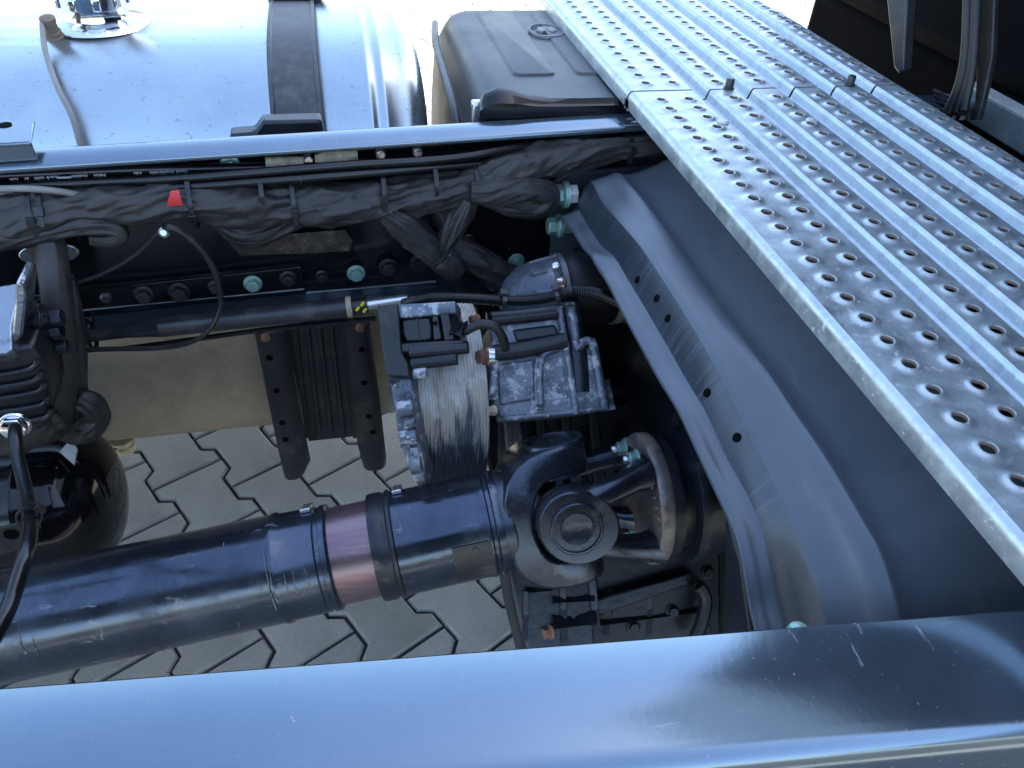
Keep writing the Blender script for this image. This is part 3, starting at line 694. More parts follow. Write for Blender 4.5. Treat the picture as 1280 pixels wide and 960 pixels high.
# spider between the ears
mb = MB(); mb.lathe(J-A_*.062, A_, [(0, .016), (.04, .017), (.05, .024), (.074, .024), (.084, .017), (.124, .016)], 24); mb.lathe(J-B_*.062, B_, [(0, .016), (.04, .017), (.05, .024), (.074, .024), (.084, .017), (.124, .016)], 24)
mb.build('spider', 'yoke_paint', ps)
FD = .108                                       # joint centre to flange face
XN = V((1, -.03, .02)).normalized()             # gearbox output axis
fy = MB().lathe(J+XN*FD, XN, [(0, .05), (.0, .088), (.003, .0905), (.016, .0905), (.019, .088), (.019, .03)], 56).build('flange_yoke', 'flange_steel', ps, ang=40)
for s in (1, -1):
    ear = MB(); e_ = []
    for k_, z_ in ((.95, -.020), (1, -.017), (1, .013), (.95, .0165)):
        e_.append([J+B_*s*(.070+z_)+(XN*math.cos(t)*(.049 if math.cos(t) < 0 else .056)+A_*math.sin(t)*.049)*k_ for t in [2*math.pi*i/40 for i in range(40)]])
    eo = ear.loft(e_).build('ear', 'yoke_paint', fy, ang=50)
    for q in (1, -1):
        loftarm('flange_arm', [(J+XN*.012+B_*s*.069+A_*q*.026, .017, .0175, 0), (J+XN*.036+B_*s*.068+A_*q*.034, .0155, .018, 0), (J+XN*(FD-.040)+B_*s*.064+A_*q*.042, .0145, .019, 0), (J+XN*(FD-.018)+B_*s*.056+A_*q*.048, .0155, .022, 0), (J+XN*(FD+.004)+B_*s*.048+A_*q*.052, .020, .028, 0)], B_, A_, 'yoke_paint', fy)
    MB().lathe(J+XN*.03+B_*s*.045, XN, [(0, .012), (FD-.03, .03)], 20).build('web', 'yoke_paint', fy) if False else None
    o = J+B_*s*.056
    cap = MB().lathe(o, B_*s, [(0, .034), (.0335, .034), (.0345, .0325), (.0345, .0305), (.0315, .0300), (.0315, .0215), (.0328, .0205), (.0328, .0195), (.0320, .018), (.0320, .001)], 40).build('bearing_cap', 'yoke_paint', fy, ang=30)
# teeth on the flange face
mb = MB()
for i in range(40):
    t = 2*math.pi*i/40; e = A_*math.cos(t)+B_*math.sin(t); s2 = -A_*math.sin(t)+B_*math.cos(t)
    mb.box(J+XN*(FD-.0005)+e*.0795, (.003, .0028, .012), Matrix((XN, s2, e)).transposed())
mb.build('serration', 'flange_steel', fy)
for i, t in enumerate((.42, .80, 2.3, 2.7, 3.6, 3.98, 5.45, 5.85)):
    e = A_*math.cos(t)+B_*math.sin(t); o = J+XN*(FD-.0015)+e*.072
    nb = MB(); hexhead(nb, o, -XN, .0100, .013, 1.3, i*.4); nut = nb.build('nut', 'green_zinc', fy, .0006, 1)
    MB().lathe(o-XN*.013, -XN, [(0, .0058), (.006, .0058), (.008, .0045)], 14).build('stud', 'silver', nut)

# ================================================================== GEARBOX
gb = thing('gearbox', 'dirty blue-black gearbox casting behind the universal joint', 'gearbox', (.6, .68, .2))
G0 = J+XN*FD
MB().lathe(G0, XN, [(.0195, .083), (.030, .086), (.034, .086), (.036, .073), (.052, .073), (.054, .092), (.060, .094), (.066, .094), (.068, .088), (.15, .088), (.155, .10), (.22, .105)], 48).build('output_housing', 'casting_dark', gb, ang=35)
gx = G0.x+.10
def gbox(name, c, s, mat='casting_dark', bev=.006, rz=0): return MB().box(c, s, Matrix.Rotation(rz, 3, 'Y')).build(name, mat, gb, bev, 3)
gbox('rear_cover', (gx+.17, .70, .46), (.20, .56, .50), bev=.03)
gbox('upper_case', (.66, .90, .54), (.46, .36, .42), bev=.03)
gbox('clutch_housing', (.62, 1.035, .56), (.52, .05, .56), bev=.01)
MB().lathe(V((gx+.02, .94, .56)), V((1, 0, 0)), [(0, .05), (.0, .07), (.01, .075), (.09, .08)], 32).build('bearing_cover', 'casting_dark', gb)
for i in range(10):
    a = 2*math.pi*i/10+.2; p = V((gx+.065, .70+.225*math.cos(a)*1.0, .46+.20*math.sin(a)))
    bolt(gb, p, V((-1, 0, 0)), .009, .012, 'casting_dark')
# ledge bar above the joint
MB().prism([ay(x, y, .90) for x, y in ((676, 524), (852, 497), (856, 509), (690, 541))], V((0, .06, -.01))).build('ledge', 'casting_dark', gb, .004)
for x0, x1 in ((632, 648), (668, 680), (700, 712), (735, 747)):
    MB().prism([ay(x, y, .87) for x, y in ((x0, 505), (x1, 504), (x1+14, 615), (x0+10, 617))], V((0, .05, 0))).build('rib', 'pump_aluminium' if x0 < 660 else 'casting_dark', gb, .004)
MB().prism([ay(x, y, .93) for x, y in ((616, 500), (800, 485), (840, 690), (640, 700))], V((0, .06, 0))).build('bell', 'casting_dark', gb, .01, 3)
# lower casting below the joint
LN = V((0, -.72, .69)); LP = ay(700, 760, .60)
def lp(x, y): return apl(x, y, LP, LN)
MB().prism([lp(x, y) for x, y in ((634, 706), (690, 700), (742, 715), (752, 850), (668, 860), (645, 770))], -LN*.11).build('sump_casting', 'casting_dark', gb, .008, 3)
for pts, r in (([(657, 738), (690, 735)], .004), ([(657, 738), (656, 800)], .004), ([(702, 712), (706, 812)], .005), ([(738, 712), (748, 812)], .006), ([(690, 778), (744, 772)], .010), ([(690, 750), (742, 747)], .005)):
    MB().tube([lp(*pts[0])+LN*.002, lp(*pts[1])+LN*.002], r, 10).build('casting_rib', 'casting_dark', gb)
p = lp(689, 789); bolt(gb, p, V((-1, -.3, .2)), .008, .014, 'rust')
p = lp(679, 726); MB().lathe(p, LN, [(0, .007), (.004, .006), (.006, .002)], 12).build('plug', 'beige', gb)
MB().prism([lp(x, y)-LN*.03 for x, y in ((748, 700), (912, 640), (915, 850), (755, 860))], -LN*.08).build('sump_plate', 'sump_paint', gb, .006, 2)
for x, y in ((765, 770), (800, 790), (850, 770), (895, 720), (890, 790)):
    bolt(gb, lp(x, y)-LN*.03, LN, .008, .010, 'sump_paint')
for a_, b_ in (((765, 800), (770, 740)), ((820, 800), (822, 735)), ((755, 785), (900, 765))):
    MB().tube([lp(*a_)-LN*.03, lp(*b_)-LN*.03], .005, 8).build('casting_rib', 'sump_paint', gb)
MB().prism([lp(x, y)-LN*.008 for x, y in ((744, 752), (868, 716), (872, 730), (748, 772))], -LN*.04).build('brace', 'casting_dark', gb, .003)
MB().tube(spline([lp(868, 726), lp(882, 745), lp(878, 775), lp(868, 800)], .008), .010, 10).build('cast_bead', 'sump_paint', gb)
MB().prism([ax(x, y, .37) for x, y in ((906, 640), (925, 700), (938, 790), (950, 850), (905, 850), (903, 760))], V((.03, 0, 0))).build('side_rib', 'casting_dark', gb, .004)
p = ay(843, 520, .86); bolt(gb, p, V((-.7, -.5, .4)), .014, .016, 'casting_dark')

# ================================================================== PUMP UNIT
pu = thing('pump_unit', 'salt-stained aluminium pump unit with ribbed barrel and black end cover', 'pump', (.16, .9, .45))
PC = V((.13, .895, .598)); PR = .142
xl, xr = ay(523, 520, .775).x, ay(611, 480, .775).x
prof = [(0, .10), (0, PR-.004)]
nr = 22; L_ = xr-xl
for i in range(nr):
    t0 = L_*i/nr; w = L_/nr
    prof += [(t0+w*.08, PR-.0022), (t0+w*.25, PR), (t0+w*.6, PR), (t0+w*.8, PR-.0022)]
prof += [(L_, PR-.002), (L_, .10)]
MB().lathe(V((xl, PC.y, PC.z)), V((1, 0, -.02)), prof, 64).build('ribbed_barrel', 'pump_barrel', pu, ang=60)
# casting to the right of the barrel: facets on a plane tilted to the sky
CN = V((-.05, -.70, .71)).normalized(); CP = ay(680, 455, .80)
def cpx(x, y, h=0): return apl(x, y, CP, CN)+CN*h
def cprism(pts, h, depth, name, mat, parent=pu, bev=.003): return MB().prism([cpx(x, y, h) for x, y in pts], -CN*depth).build(name, mat, parent, bev, 3)
def cridge(pts, r, name, mat='pump_aluminium', h=0, fl=1.): return MB().tube(spline([cpx(x, y, h) for x, y in pts], .006), r, 12, True, fl).build(name, mat, pu)
hs = cprism([(613, 405), (640, 392), (698, 386), (708, 400), (716, 446), (733, 430), (741, 440), (756, 505), (752, 514), (702, 520), (626, 526), (616, 500)], 0, .12, 'housing', 'pump_aluminium')
cprism([(620, 455), (668, 448), (670, 500), (624, 508)], .002, .01, 'cast_panel', 'pump_aluminium', hs, .004)
cprism([(680, 450), (704, 440), (712, 500), (683, 503)], .001, .01, 'cast_panel', 'pump_aluminium', hs, .004)
cprism([(640, 412), (694, 405), (700, 420), (645, 428)], .002, .01, 'cast_panel', 'casting_dark', hs, .004)
cridge([(608, 400), (650, 396), (694, 391)], .0105, 'bolt_tube', 'casting_dark', .004)
cridge([(612, 443), (655, 437), (706, 426)], .0120, 'bolt_tube', 'casting_dark', .004)
cridge([(676, 512), (674, 470), (678, 446), (690, 438), (706, 432)], .0052, 'web_ridge', h=.004)
cridge([(671, 512), (669, 470), (671, 448)], .003, 'web_ridge', h=.004)
cridge([(698, 384), (704, 420), (709, 446), (714, 480), (720, 518)], .0048, 'flange_ridge', h=.004)
cridge([(712, 380), (717, 410), (720, 436), (728, 428), (738, 428), (743, 445), (749, 480), (755, 512)], .0062, 'flange_ridge', h=.006)
cridge([(712, 372), (716, 400), (721, 425), (724, 455), (726, 490)], .014, 'flange_boss', 'casting_dark', -.004, .8)
cridge([(616, 500), (618, 470), (617, 440)], .006, 'flange_ridge', h=.005)
cridge([(624, 524), (660, 521), (702, 517), (750, 511)], .004, 'flange_ridge', h=.003)
for x, y, r, m in ((606, 446, 9, 'rust'), (597, 400, 6, 'rust'), (618, 513, 6, 'beige')):
    p = cpx(x, y, .004); bolt(pu, p, V((-1, -.35, .3)), rp(p, r), .012, m, flange=1.15)
p = cpx(617, 446, .006); MB().lathe(p, V((-1, .1, .02)), [(0, .013), (.008, .013)], 16).build('washer', 'silver', pu)
MB().tube([cpx(758, 474, -.02), cpx(766, 512, -.02)], .010, 14).build('stub', 'pump_aluminium', pu)
# rounded snout above
o = ay(628, 400, .90); e = ay(698, 372, .90)
MB().lathe(V((o.x, .925, .735)), V((1, 0, .0)), [(0, .012), (.01, .030), (.03, .048), (.055, .056), (.075, .060), (.082, .060), (.084, .064), (.092, .064), (.094, .05)], 36).build('snout', 'pump_smooth', pu)
for k in range(3):
    a_ = -2.4+k*.55; e_ = V((0, math.cos(a_), -math.sin(a_))); so_ = V((o.x, .925, .735))
    MB().tube([so_+V((.02, 0, 0))+e_*.036, so_+V((.045, 0, 0))+e_*.053, so_+V((.084, 0, 0))+e_*.061], .0035, 8).build('snout_rib', 'pump_smooth', pu)
p0, p1 = ay(694, 330, .86), ay(706, 366, .86)
vl = MB().lathe(p0, p1-p0, [(0, .004), (.002, .006), (.02, .006), (.022, .0045), (.026, .0075), (.034, .0078), (.036, .006), ((p1-p0).length, .006)], 16).build('bleed_pipe', 'silver', pu)
MB().lathe(p0.lerp(p1, .52), p1-p0, [(0, .0085), (.005, .0085)], 14).build('copper_washer', 'rust', vl)
# black end cover with connector bay
EN = V((-.25, -.68, .69)).normalized(); EP = ay(500, 440, .80)
def epx(x, y, h=0): return apl(x, y, EP, EN)+EN*h
def eprism(pts, h, depth, name, mat='black_plastic', bev=.002, parent=pu): return MB().prism([epx(x, y, h) for x, y in pts], -EN*depth).build(name, mat, parent, bev, 2)
cov = eprism([(473, 384), (499, 381), (504, 440), (512, 455), (514, 472), (484, 471)], .010, .09, 'end_cover')
eprism([(483, 470), (514, 470), (520, 520), (530, 604), (516, 604), (505, 575), (494, 540), (489, 505)], -.012, .06, 'lower_cover', 'pump_aluminium', .004)
eprism([(497, 381), (570, 377), (571, 392), (500, 398)], .004, .05, 'bay_wall', 'pump_aluminium', .002)
eprism([(499, 396), (570, 390), (577, 434), (504, 440)], -.022, .05, 'bay_floor')
eprism([(500, 430), (580, 425), (582, 434), (503, 442)], .006, .03, 'bay_lip')
cb = eprism([(502, 400), (519, 398), (537, 397), (540, 408), (540, 424), (532, 427), (508, 428), (503, 418)], .002, .03, 'connector', 'black_plastic', .003)
eprism([(521, 398), (523, 398), (526, 427), (524, 427)], .0035, .006, 'connector_ridge', 'black_plastic', .0008, cb)
eprism([(541, 396), (548, 395), (553, 424), (543, 426)], .005, .03, 'clip')
p = epx(545, 405, .0062); MB().lathe(p, EN, [(0, .003), (.001, .003)], 12).build('clip_screw', 'cab_black', pu)
eprism([(550, 392), (561, 390), (569, 425), (556, 427)], .003, .03, 'plug')
MB().tube([epx(566, 408, -.002), epx(580, 413, -.002)], .014, 18).build('cable_gland', 'black_plastic', pu)
MB().tube(spline([epx(578, 416, -.002), epx(590, 410, .004), epx(605, 406, .008), epx(620, 410, .006), epx(628, 422, -.004), epx(630, 434, -.02)], .004), .0062, 14).build('pigtail', 'rubber', pu)
for (a, b, r, m) in (((512, 441), (586, 434), .0085, 'black_plastic'), ((514, 455), (572, 448), .0085, 'casting_dark'), ((517, 468), (534, 466), .008, 'pump_aluminium'), ((497, 512), (518, 508), .012, 'pump_aluminium'), ((505, 530), (520, 528), .008, 'pump_aluminium'), ((500, 548), (522, 545), .010, 'pump_aluminium'), ((513, 582), (527, 580), .012, 'pump_aluminium')):
    MB().lathe(epx(*a, .0), epx(*b, .0)-epx(*a, .0), [(0, r), ((epx(*b)-epx(*a)).length, r)], 16).build('boss', m, pu, .0015, 2)
for (a, b) in (((507, 520), (512, 545)), ((516, 560), (520, 590)), ((498, 500), (506, 560)), ((487, 478), (496, 480))):
    MB().tube([epx(*a, -.004), epx(*b, -.004)], .006, 10).build('lug', 'pump_aluminium', pu)
p = ay(609, 500, .80)
MB().prism([ay(x, y, .80) for x, y in ((610, 520), (622, 518), (624, 592), (612, 592))], V((0, .05, 0))).build('guard_strip', 'bracket_paint', pu, .003)

# large rubber coolant hose
ch = thing('coolant_hose', 'thick black rubber coolant hose behind the corrugated conduit', 'hose', ay(735, 370, .95))
c0, c1 = V((ay(703, 368, .93).x, .945, .735)), V((ay(800, 368, .93).x, .95, .728))
MB().lathe(c0, c1-c0, [(0, .050), (.01, .056), (.05, .057), ((c1-c0).length*.7, .056), ((c1-c0).length, .050)], 40).build('hose', 'rubber', ch)
MB().lathe(c0.lerp(c1, .62), c1-c0, [(0, .0575), (.0, .0585), (.012, .0585), (.012, .0575)], 40).build('hose_clamp', 'beige', ch)
MB().lathe(c0.lerp(c1, .82), c1-c0, [(0, .0555), (.0, .0575), (.012, .0575), (.012, .0555)], 40).build('hose_clamp', 'silver', ch)

# ================================================================== CORRUGATED CONDUITS
def corrugated(path, r, pitch, n=14, amp=.16):
    path = spline(path, pitch/4); mb = MB(); fr = frames(path); rings = []
    for i, p in enumerate(path):
        rr = r*(1-amp if i % 4 in (2, 3) else 1); a, b = fr[i]
        rings.append([p+a*(rr*math.cos(2*math.pi*k/n))+b*(rr*math.sin(2*math.pi*k/n)) for k in range(n)])
    return mb.loft(rings)
co = thing('corrugated_conduit', 'thin black corrugated conduit crossing above the pump unit', 'conduit', ay(640, 376, .84))
pts = [(505, 380, .86), (525, 375, .85), (545, 372, .845), (590, 373, .84), (640, 376, .835), (675, 374, .83), (697, 369, .825), (712, 364, .825), (735, 365, .83), (755, 370, .84), (775, 380, .85), (800, 400, .86)]
pp = [ay(x, y, Y) for x, y, Y in pts]
corrugated(pp, rp(pp[4], 7.2), .0036).build('conduit', 'hose_black', co, ang=25)
def tie(parent, c, d, rx, ry, w=.0045, th=.0016, head=None, mat='black_plastic', e1=None):
    """cable tie: flat band round a bundle (centre c, bundle direction d) with a square head"""
    d = d.normalized(); a, b = basis(d)
    if e1 is not None: a = (e1-d*e1.dot(d)).normalized(); b = d.cross(a).normalized()
    N = 28; rings = []
    for s_, k in ((-w/2, 0), (w/2, 0), (w/2, th), (-w/2, th)):
        rings.append([c+d*s_+a*((rx+k)*math.cos(2*math.pi*i/N))+b*((ry+k)*math.sin(2*math.pi*i/N)) for i in range(N)])
    rings.append(rings[0])
    o = MB().loft(rings, False).build('cable_tie', mat, parent)
    if head is not None:
        t = head; e = a*math.cos(t)+b*math.sin(t); p = c+a*((rx+.003)*math.cos(t))+b*((ry+.003)*math.sin(t)); s2 = d.cross(e)
        h = MB().box(p, (w*1.7, w*2.0, .006), Matrix((d, s2, e)).transposed()).build('tie_head', mat, o, .0008)
        MB().box(p+s2*.011-e*.001, (w*.9, .016, .0014), Matrix((d, s2, e)).transposed()).build('tie_tail', mat, o)
    return o
tie(co, pp[6], pp[7]-pp[5], rp(pp[6], 8), rp(pp[6], 8), .006, .0015, 1.6)
tie(co, pp[4].lerp(pp[3], .7)*.3+pp[4]*.7, pp[5]-pp[3], rp(pp[4], 8), rp(pp[4], 8), .006, .0015, 1.6)

# ================================================================== WIRING BUNDLE (cloth-wrapped)
def sleeve(path, rads, seed=0, amp=.16, n=80, twist=4., flat=1., cinch=(), step=.0035, droop=0):
    n = max(n, 72)
    """cloth wrap: wrinkled tube; rads spread evenly over the path, cinch = fractions where ties pull it in"""
    P = spline(path, step); fr = frames(P); rings = []; L = 0; tot = sum((P[i+1]-P[i]).length for i in range(len(P)-1))
    # radius knots follow the path's own knots
    for i, p in enumerate(P):
        t = i/(len(P)-1); r = lerplist(rads, t); a, b = fr[i]
        cz = 0
        for cpos in cinch: cz = max(cz, math.exp(-((t-cpos)*tot/.018)**2))
        row = []
        for k in range(n):
            th_ = 2*math.pi*k/n; w = th_+twist*L
            q1 = noise.noise(V((math.cos(w)*1.6+seed*7.3, math.sin(w)*1.6, L*9+seed)))
            q2 = noise.noise(V((math.cos(w*1+1.3*L*8)*3.2, math.sin(w+1.3*L*8)*3.2+seed*3.1, L*22)))
            rid1 = 1-abs(noise.noise(V((math.cos(w)*2.3+seed, math.sin(w)*2.3-seed, L*13+2))))*2
            fine = noise.noise(V((math.cos(w)*6, math.sin(w)*6+seed, L*60)))
            sh1 = (1-min(1, abs(noise.noise(V((math.cos(w)*1.35+seed*2, math.sin(w)*1.35, L*11+seed))))*2.2))**2
            sh2 = (1-min(1, abs(noise.noise(V((math.cos(w+9*L)*2.1-seed, math.sin(w+9*L)*2.1, L*24))))*2.4))**2
            rr = r*(1+amp*(1.0*q1+.25*q2+.95*sh1+.45*sh2-.40)+.03*fine-.16*cz+.10*cz*math.sin(9*th_+seed))
            row.append(p+a*(rr*math.cos(th_))+b*(rr*flat*math.sin(th_)))
        rings.append(row)
        if i < len(P)-1: L += (P[i+1]-P[i]).length
    return MB().loft(rings)
wh = thing('wiring_bundle', 'grey cloth-wrapped wiring bundle tied along the far rail', 'wiring bundle', aw(300, 300, .05))
OFF = .052
main = [(-70, 272), (0, 274), (60, 264), (120, 258), (180, 254), (215, 250), (245, 251), (290, 256), (330, 257), (366, 256), (420, 256), (478, 251), (530, 243), (590, 233)]
mp_ = [aw(x, y, OFF) for x, y in main]
sleeve(mp_, [.030, .033, .031, .026, .026, .026, .028, .030, .030, .031, .031, .030, .027, .024], 1, .17, cinch=(.24, .42, .60, .83)).build('sleeve', 'fabric', wh, ang=80)
sleeve([aw(x, y, OFF) for x, y in ((575, 236), (600, 228), (640, 212), (690, 200), (740, 190), (790, 184), (850, 181))], [.022, .024, .027, .025, .018, .016, .016], 2, .15, cinch=(.75,)).build('sleeve', 'fabric', wh, ang=80)
sleeve([aw(x, y, OFF+.02) for x, y in ((583, 238), (610, 240), (640, 236), (668, 236), (684, 244), (676, 256), (650, 256), (615, 247), (590, 240))], [.014, .019, .021, .020, .018, .017, .018, .014, .011], 5, .2, n=40).build('folded_loop', 'fabric', wh, ang=80)
sleeve([aw(x, y, OFF+.015) for x, y in ((-40, 296), (20, 292), (70, 284), (112, 280), (140, 284), (150, 292), (138, 300), (112, 298))], [.020, .020, .018, .016, .014, .012, .011, .008], 8, .2, n=40).build('folded_loop', 'fabric', wh, ang=80)
sleeve([aw(x, y, OFF-.008) for x, y in ((272, 270), (290, 284), (312, 291), (335, 286), (362, 274), (392, 266))], [.012, .018, .018, .016, .014, .012], 11, .25, n=40).build('drooping_fold', 'fabric', wh, ang=80)
# branches
sleeve([aw(x, y, OFF+.012) for x, y in ((478, 262), (500, 278), (520, 296), (540, 313), (556, 328), (566, 338))], [.014, .021, .022, .020, .020, .017], 13, .18, n=44).build('branch_sleeve', 'fabric', wh, ang=80)
sleeve([aw(x, y, OFF+.016) for x, y in ((588, 246), (578, 266), (566, 288), (556, 308), (552, 322))], [.012, .017, .017, .013, .012], 15, .2, n=40).build('branch_sleeve', 'fabric', wh, ang=80)
sleeve([aw(x, y, OFF+.006) for x, y in ((560, 298), (585, 318), (608, 334), (630, 346), (665, 352), (700, 350))], [.013, .022, .024, .022, .018, .012], 17, .2, n=44).build('branch_sleeve', 'fabric', wh, ang=80)
sleeve([aw(x, y, OFF-.006) for x, y in ((548, 250), (556, 268), (560, 290))], [.018, .020, .014], 19, .2, n=36).build('branch_sleeve', 'fabric', wh, ang=80)
# collar knot where the branch becomes conduit
sleeve([aw(x, y, OFF+.02) for x, y in ((548, 318), (560, 328), (570, 340))], [.021, .023, .019], 21, .14, n=36).build('knot', 'fabric', wh, ang=80)
corrugated([aw(x, y, OFF+.022) for x, y in ((562, 332), (575, 348), (592, 362), (606, 378), (612, 400))], .0175, .0045, 20, .14).build('branch_conduit', 'hose_black', wh, ang=25)
# ties on the bundle
EY = V((0, -1, .35)).normalized()
for x, y, rx, ry, hd in ((46, 264, .034, .034, .25), (59, 263, .033, .033, -.1), (240, 250, .032, .036, .55), (327, 240, .031, .030, None), (366, 250, .034, .036, .35), (476, 240, .033, .036, .15), (541, 228, .029, .034, None), (592, 228, .026, .030, .1), (783, 184, .018, .018, .2)):
    c = aw(x, y, OFF-.004)
    tie(wh, c, V((1, .0739, .03*math.sin(x)-.04)), rx, ry, .0062, .0017, hd, e1=EY)
# red tape
mb = MB(); c = aw(216, 248, OFF+.030)
rings = []
for i in range(7):
    t = -.35+i*.12
    rings.append([c+V((dx, .028-.030*math.cos(t), .030*math.sin(t))) for dx in (-.008+.010*(1-i/6)*-1+.008, .010)])
mb.loft(rings, False, False); mb.build('red_tape', 'red_tape', wh)
# left hanging branch
hb = thing('hanging_sleeve', 'grey cloth cable sleeve hanging down from the bundle beside the finned module', 'cable sleeve', ay(80, 540, .93))
def hz(x, y, Y): return ay(x, y, Y)
sleeve([hz(x, y, Y) for x, y, Y in ((58, 285, 1.0), (64, 315, .98), (70, 360, .95), (76, 420, .93), (79, 470, .92), (78, 515, .91), (80, 545, .90))], [.019, .019, .0185, .019, .020, .017, .012], 23, .045, n=44, twist=1.5).build('sleeve', 'fabric', hb, ang=80)
sleeve([hz(x, y, Y) for x, y, Y in ((82, 345, .98), (90, 390, .97), (95, 440, .96), (97, 490, .95), (100, 520, .94))], [.010, .013, .014, .013, .014], 25, .14, n=36).build('sleeve', 'fabric', hb, ang=80)
sleeve([hz(x, y, Y) for x, y, Y in ((92, 496, .93), (108, 506, .93), (118, 522, .93), (110, 535, .92), (94, 540, .91), (78, 536, .90))], [.012, .020, .019, .019, .019, .014], 27, .22, n=40).build('folded_end', 'fabric', hb, ang=80)
sleeve([hz(x, y, Y) for x, y, Y in ((-30, 540, .88), (10, 545, .88), (45, 535, .89), (70, 525, .90), (82, 520, .90))], [.024, .026, .027, .024, .016], 29, .2, n=44).build('folded_end', 'fabric', hb, ang=80)
tie(hb, hz(80, 528, .90), V((.1, 0, -1)), .024, .02, .006, .0016, 2.2)
# thin air lines above the bundle
al = thing('air_lines', 'thin black air lines with printed lettering under the far rail flange', 'air lines', aw(300, 220, .05))
def line(pts, r, mat='hose_black', name='air_line', par=al): return MB().tube(spline([aw(x, y, o) for x, y, o in pts], .01), r, 12).build(name, mat, par)
l1 = line([(-60, 222, .030), (60, 217, .030), (180, 212, .030), (260, 211, .028), (420, 206, .018), (620, 190, .014), (800, 170, .014)], .0075)
line([(-60, 238, .046), (60, 231, .046), (160, 226, .046), (240, 222, .056), (340, 214, .060), (440, 206, .062), (560, 198, .060), (640, 185, .05), (720, 172, .03), (820, 160, .02)], .0062)
line([(160, 238, .05), (240, 233, .058), (340, 226, .066), (440, 218, .066), (520, 211, .06), (600, 204, .05)], .0058)
line([(-60, 236, .058), (0, 236, .062), (40, 236, .064), (80, 240, .060), (110, 246, .05)], .0042, 'hose_grey')
line([(-60, 246, .05), (30, 243, .055), (80, 241, .05)], .0036, 'hose_grey')
# lettering printed on the upper line: small illegible dashes
mb = MB()
for x0, x1 in ((12, 22), (31, 35), (43, 54), (58, 75), (89, 109), (117, 131), (167, 176), (187, 203), (205, 217), (220, 232)):
    x = x0
    while x < x1:
        w = random.uniform(1.2, 2.4); y = 221-.047*x+random.uniform(-.4, .4)+2.2
        p = [aw(q, z, .0386) for q, z in ((x, y), (x+w, y-.05), (x+w, y+random.uniform(2, 3.4)), (x, y+random.uniform(2, 3.4)))]
        mb.add(p, [(0, 1, 2, 3)]); x += w+random.uniform(.5, 1.1)
mb.build('print', 'lettering', l1)
p = [aw(q, z, .047) for q, z in ((72, 221), (89, 220.3), (89, 222.4), (72, 223))]
MB().prism(p, inw*.001).build('print', 'lettering', al)

# steel pipe under the rail with its end fitting
sp = thing('steel_pipe', 'dirty steel pipe with white rod end running under the far rail', 'pipe', ay(270, 402, 1.0))
q = lambda x, y: ay(x, y, 1.0)
MB().tube([q(60, 425), q(200, 409), q(436, 384)], rp(q(270, 402), 12.5), 24).build('pipe', 'tube_grey', sp)
d = q(436, 384)-q(300, 399)
MB().lathe(q(433, 384), d, [(0, .0165), (.008, .0165)], 20).build('ring', 'beige', sp)
MB().lathe(q(441, 383), d, [(0, .0135), (.022, .0135)], 20).build('fitting', 'black_plastic', sp)
for x, y in ((447, 386), (453, 380), (456, 388)):
    c = ay(x, y, .983); MB().box(c, (.004, .0012, .008), Matrix.Rotation(.6, 3, 'Y')).build('yellow_mark', 'yellow', sp)
MB().lathe(q(458, 381), q(510, 374)-q(458, 381), [(0, .0085), ((q(510, 374)-q(458, 381)).length, .0085)], 18).build('rod', 'silver', sp, .001)
tie(sp, q(114, 419), d, .017, .020, .006, .0016, 2.4)
MB().tube([q(60, 444), q(200, 430), q(330, 412), q(470, 398)], .004, 8).build('brake_line', 'hose_black', sp)

# thin cable loop
lc = thing('thin_cable', 'thin black cable looping down from the bundle in front of the rail', 'cable', ay(205, 285, .98))
P1 = [(205, 281), (195, 294), (170, 318), (130, 341), (85, 358), (30, 384), (-10, 400)]
P2 = [(203, 283), (222, 288), (248, 308), (268, 338), (276, 370), (272, 395), (258, 416), (235, 429), (200, 435), (150, 436), (105, 437)]
MB().tube(spline([ay(x, y, .975) for x, y in P1], .005), .0028, 8).build('cable', 'cable_shine', lc)
MB().tube(spline([ay(x, y, .965) for x, y in P2], .005), .0036, 8).build('cable', 'cable_shine', lc)
MB().tube(spline([ay(x, y, .965) for x, y in P2[0:5]], .005), .0046, 8).build('cable_sleeve', 'rubber', lc)
p = ay(206, 290, .97); MB().lathe(p, V((0, -1, .4)), [(0, .007), (.006, .007), (.009, .004)], 14).build('grommet', 'silver', lc)

# ================================================================== FINNED CONTROL MODULE
cmn = thing('control_module', 'black finned module with shiny lid at the left edge', 'control module', ay(20, 540, .84))
MY = .84
a0, a1 = ay(-60, 470, MY), ay(56, 462, MY)
mb = MB()
face = [(-90, 452), (40, 432), (56, 452), (66, 500), (60, 530), (-90, 556)]
mb.prism([ay(x, y, MY) for x, y in face], V((0, .10, 0))); mb.build('body', 'black_plastic', cmn, .006, 3)
for i, y in enumerate((462, 477, 491, 508, 524)):
    xr_ = 47+i*4.2
    MB().tube(spline([ay(-90, y+18, MY-.004), ay(10, y+6, MY-.004), ay(xr_-6, y-2, MY-.004), ay(xr_, y-10, MY-.004), ay(xr_+1, y-16, MY+.01)], .008), .0038, 10).build('fin', 'black_plastic', cmn)
lidp = [apl(x, y, ay(10, 400, .86), V((-.15, -.55, .82))) for x, y in ((-90, 372), (20, 353), (26, 358), (15, 408), (16, 436), (8, 442), (-90, 452))]
MB().prism(lidp, V((0, .03, -.05))).build('lid', 'foil', cmn, .003, 3)
MB().prism([ay(x, y, .845) for x, y in ((20, 352), (30, 358), (33, 370), (28, 420), (20, 430), (14, 424), (16, 400))], V((0, .05, 0))).build('lid_side', 'foil', cmn, .003, 3)
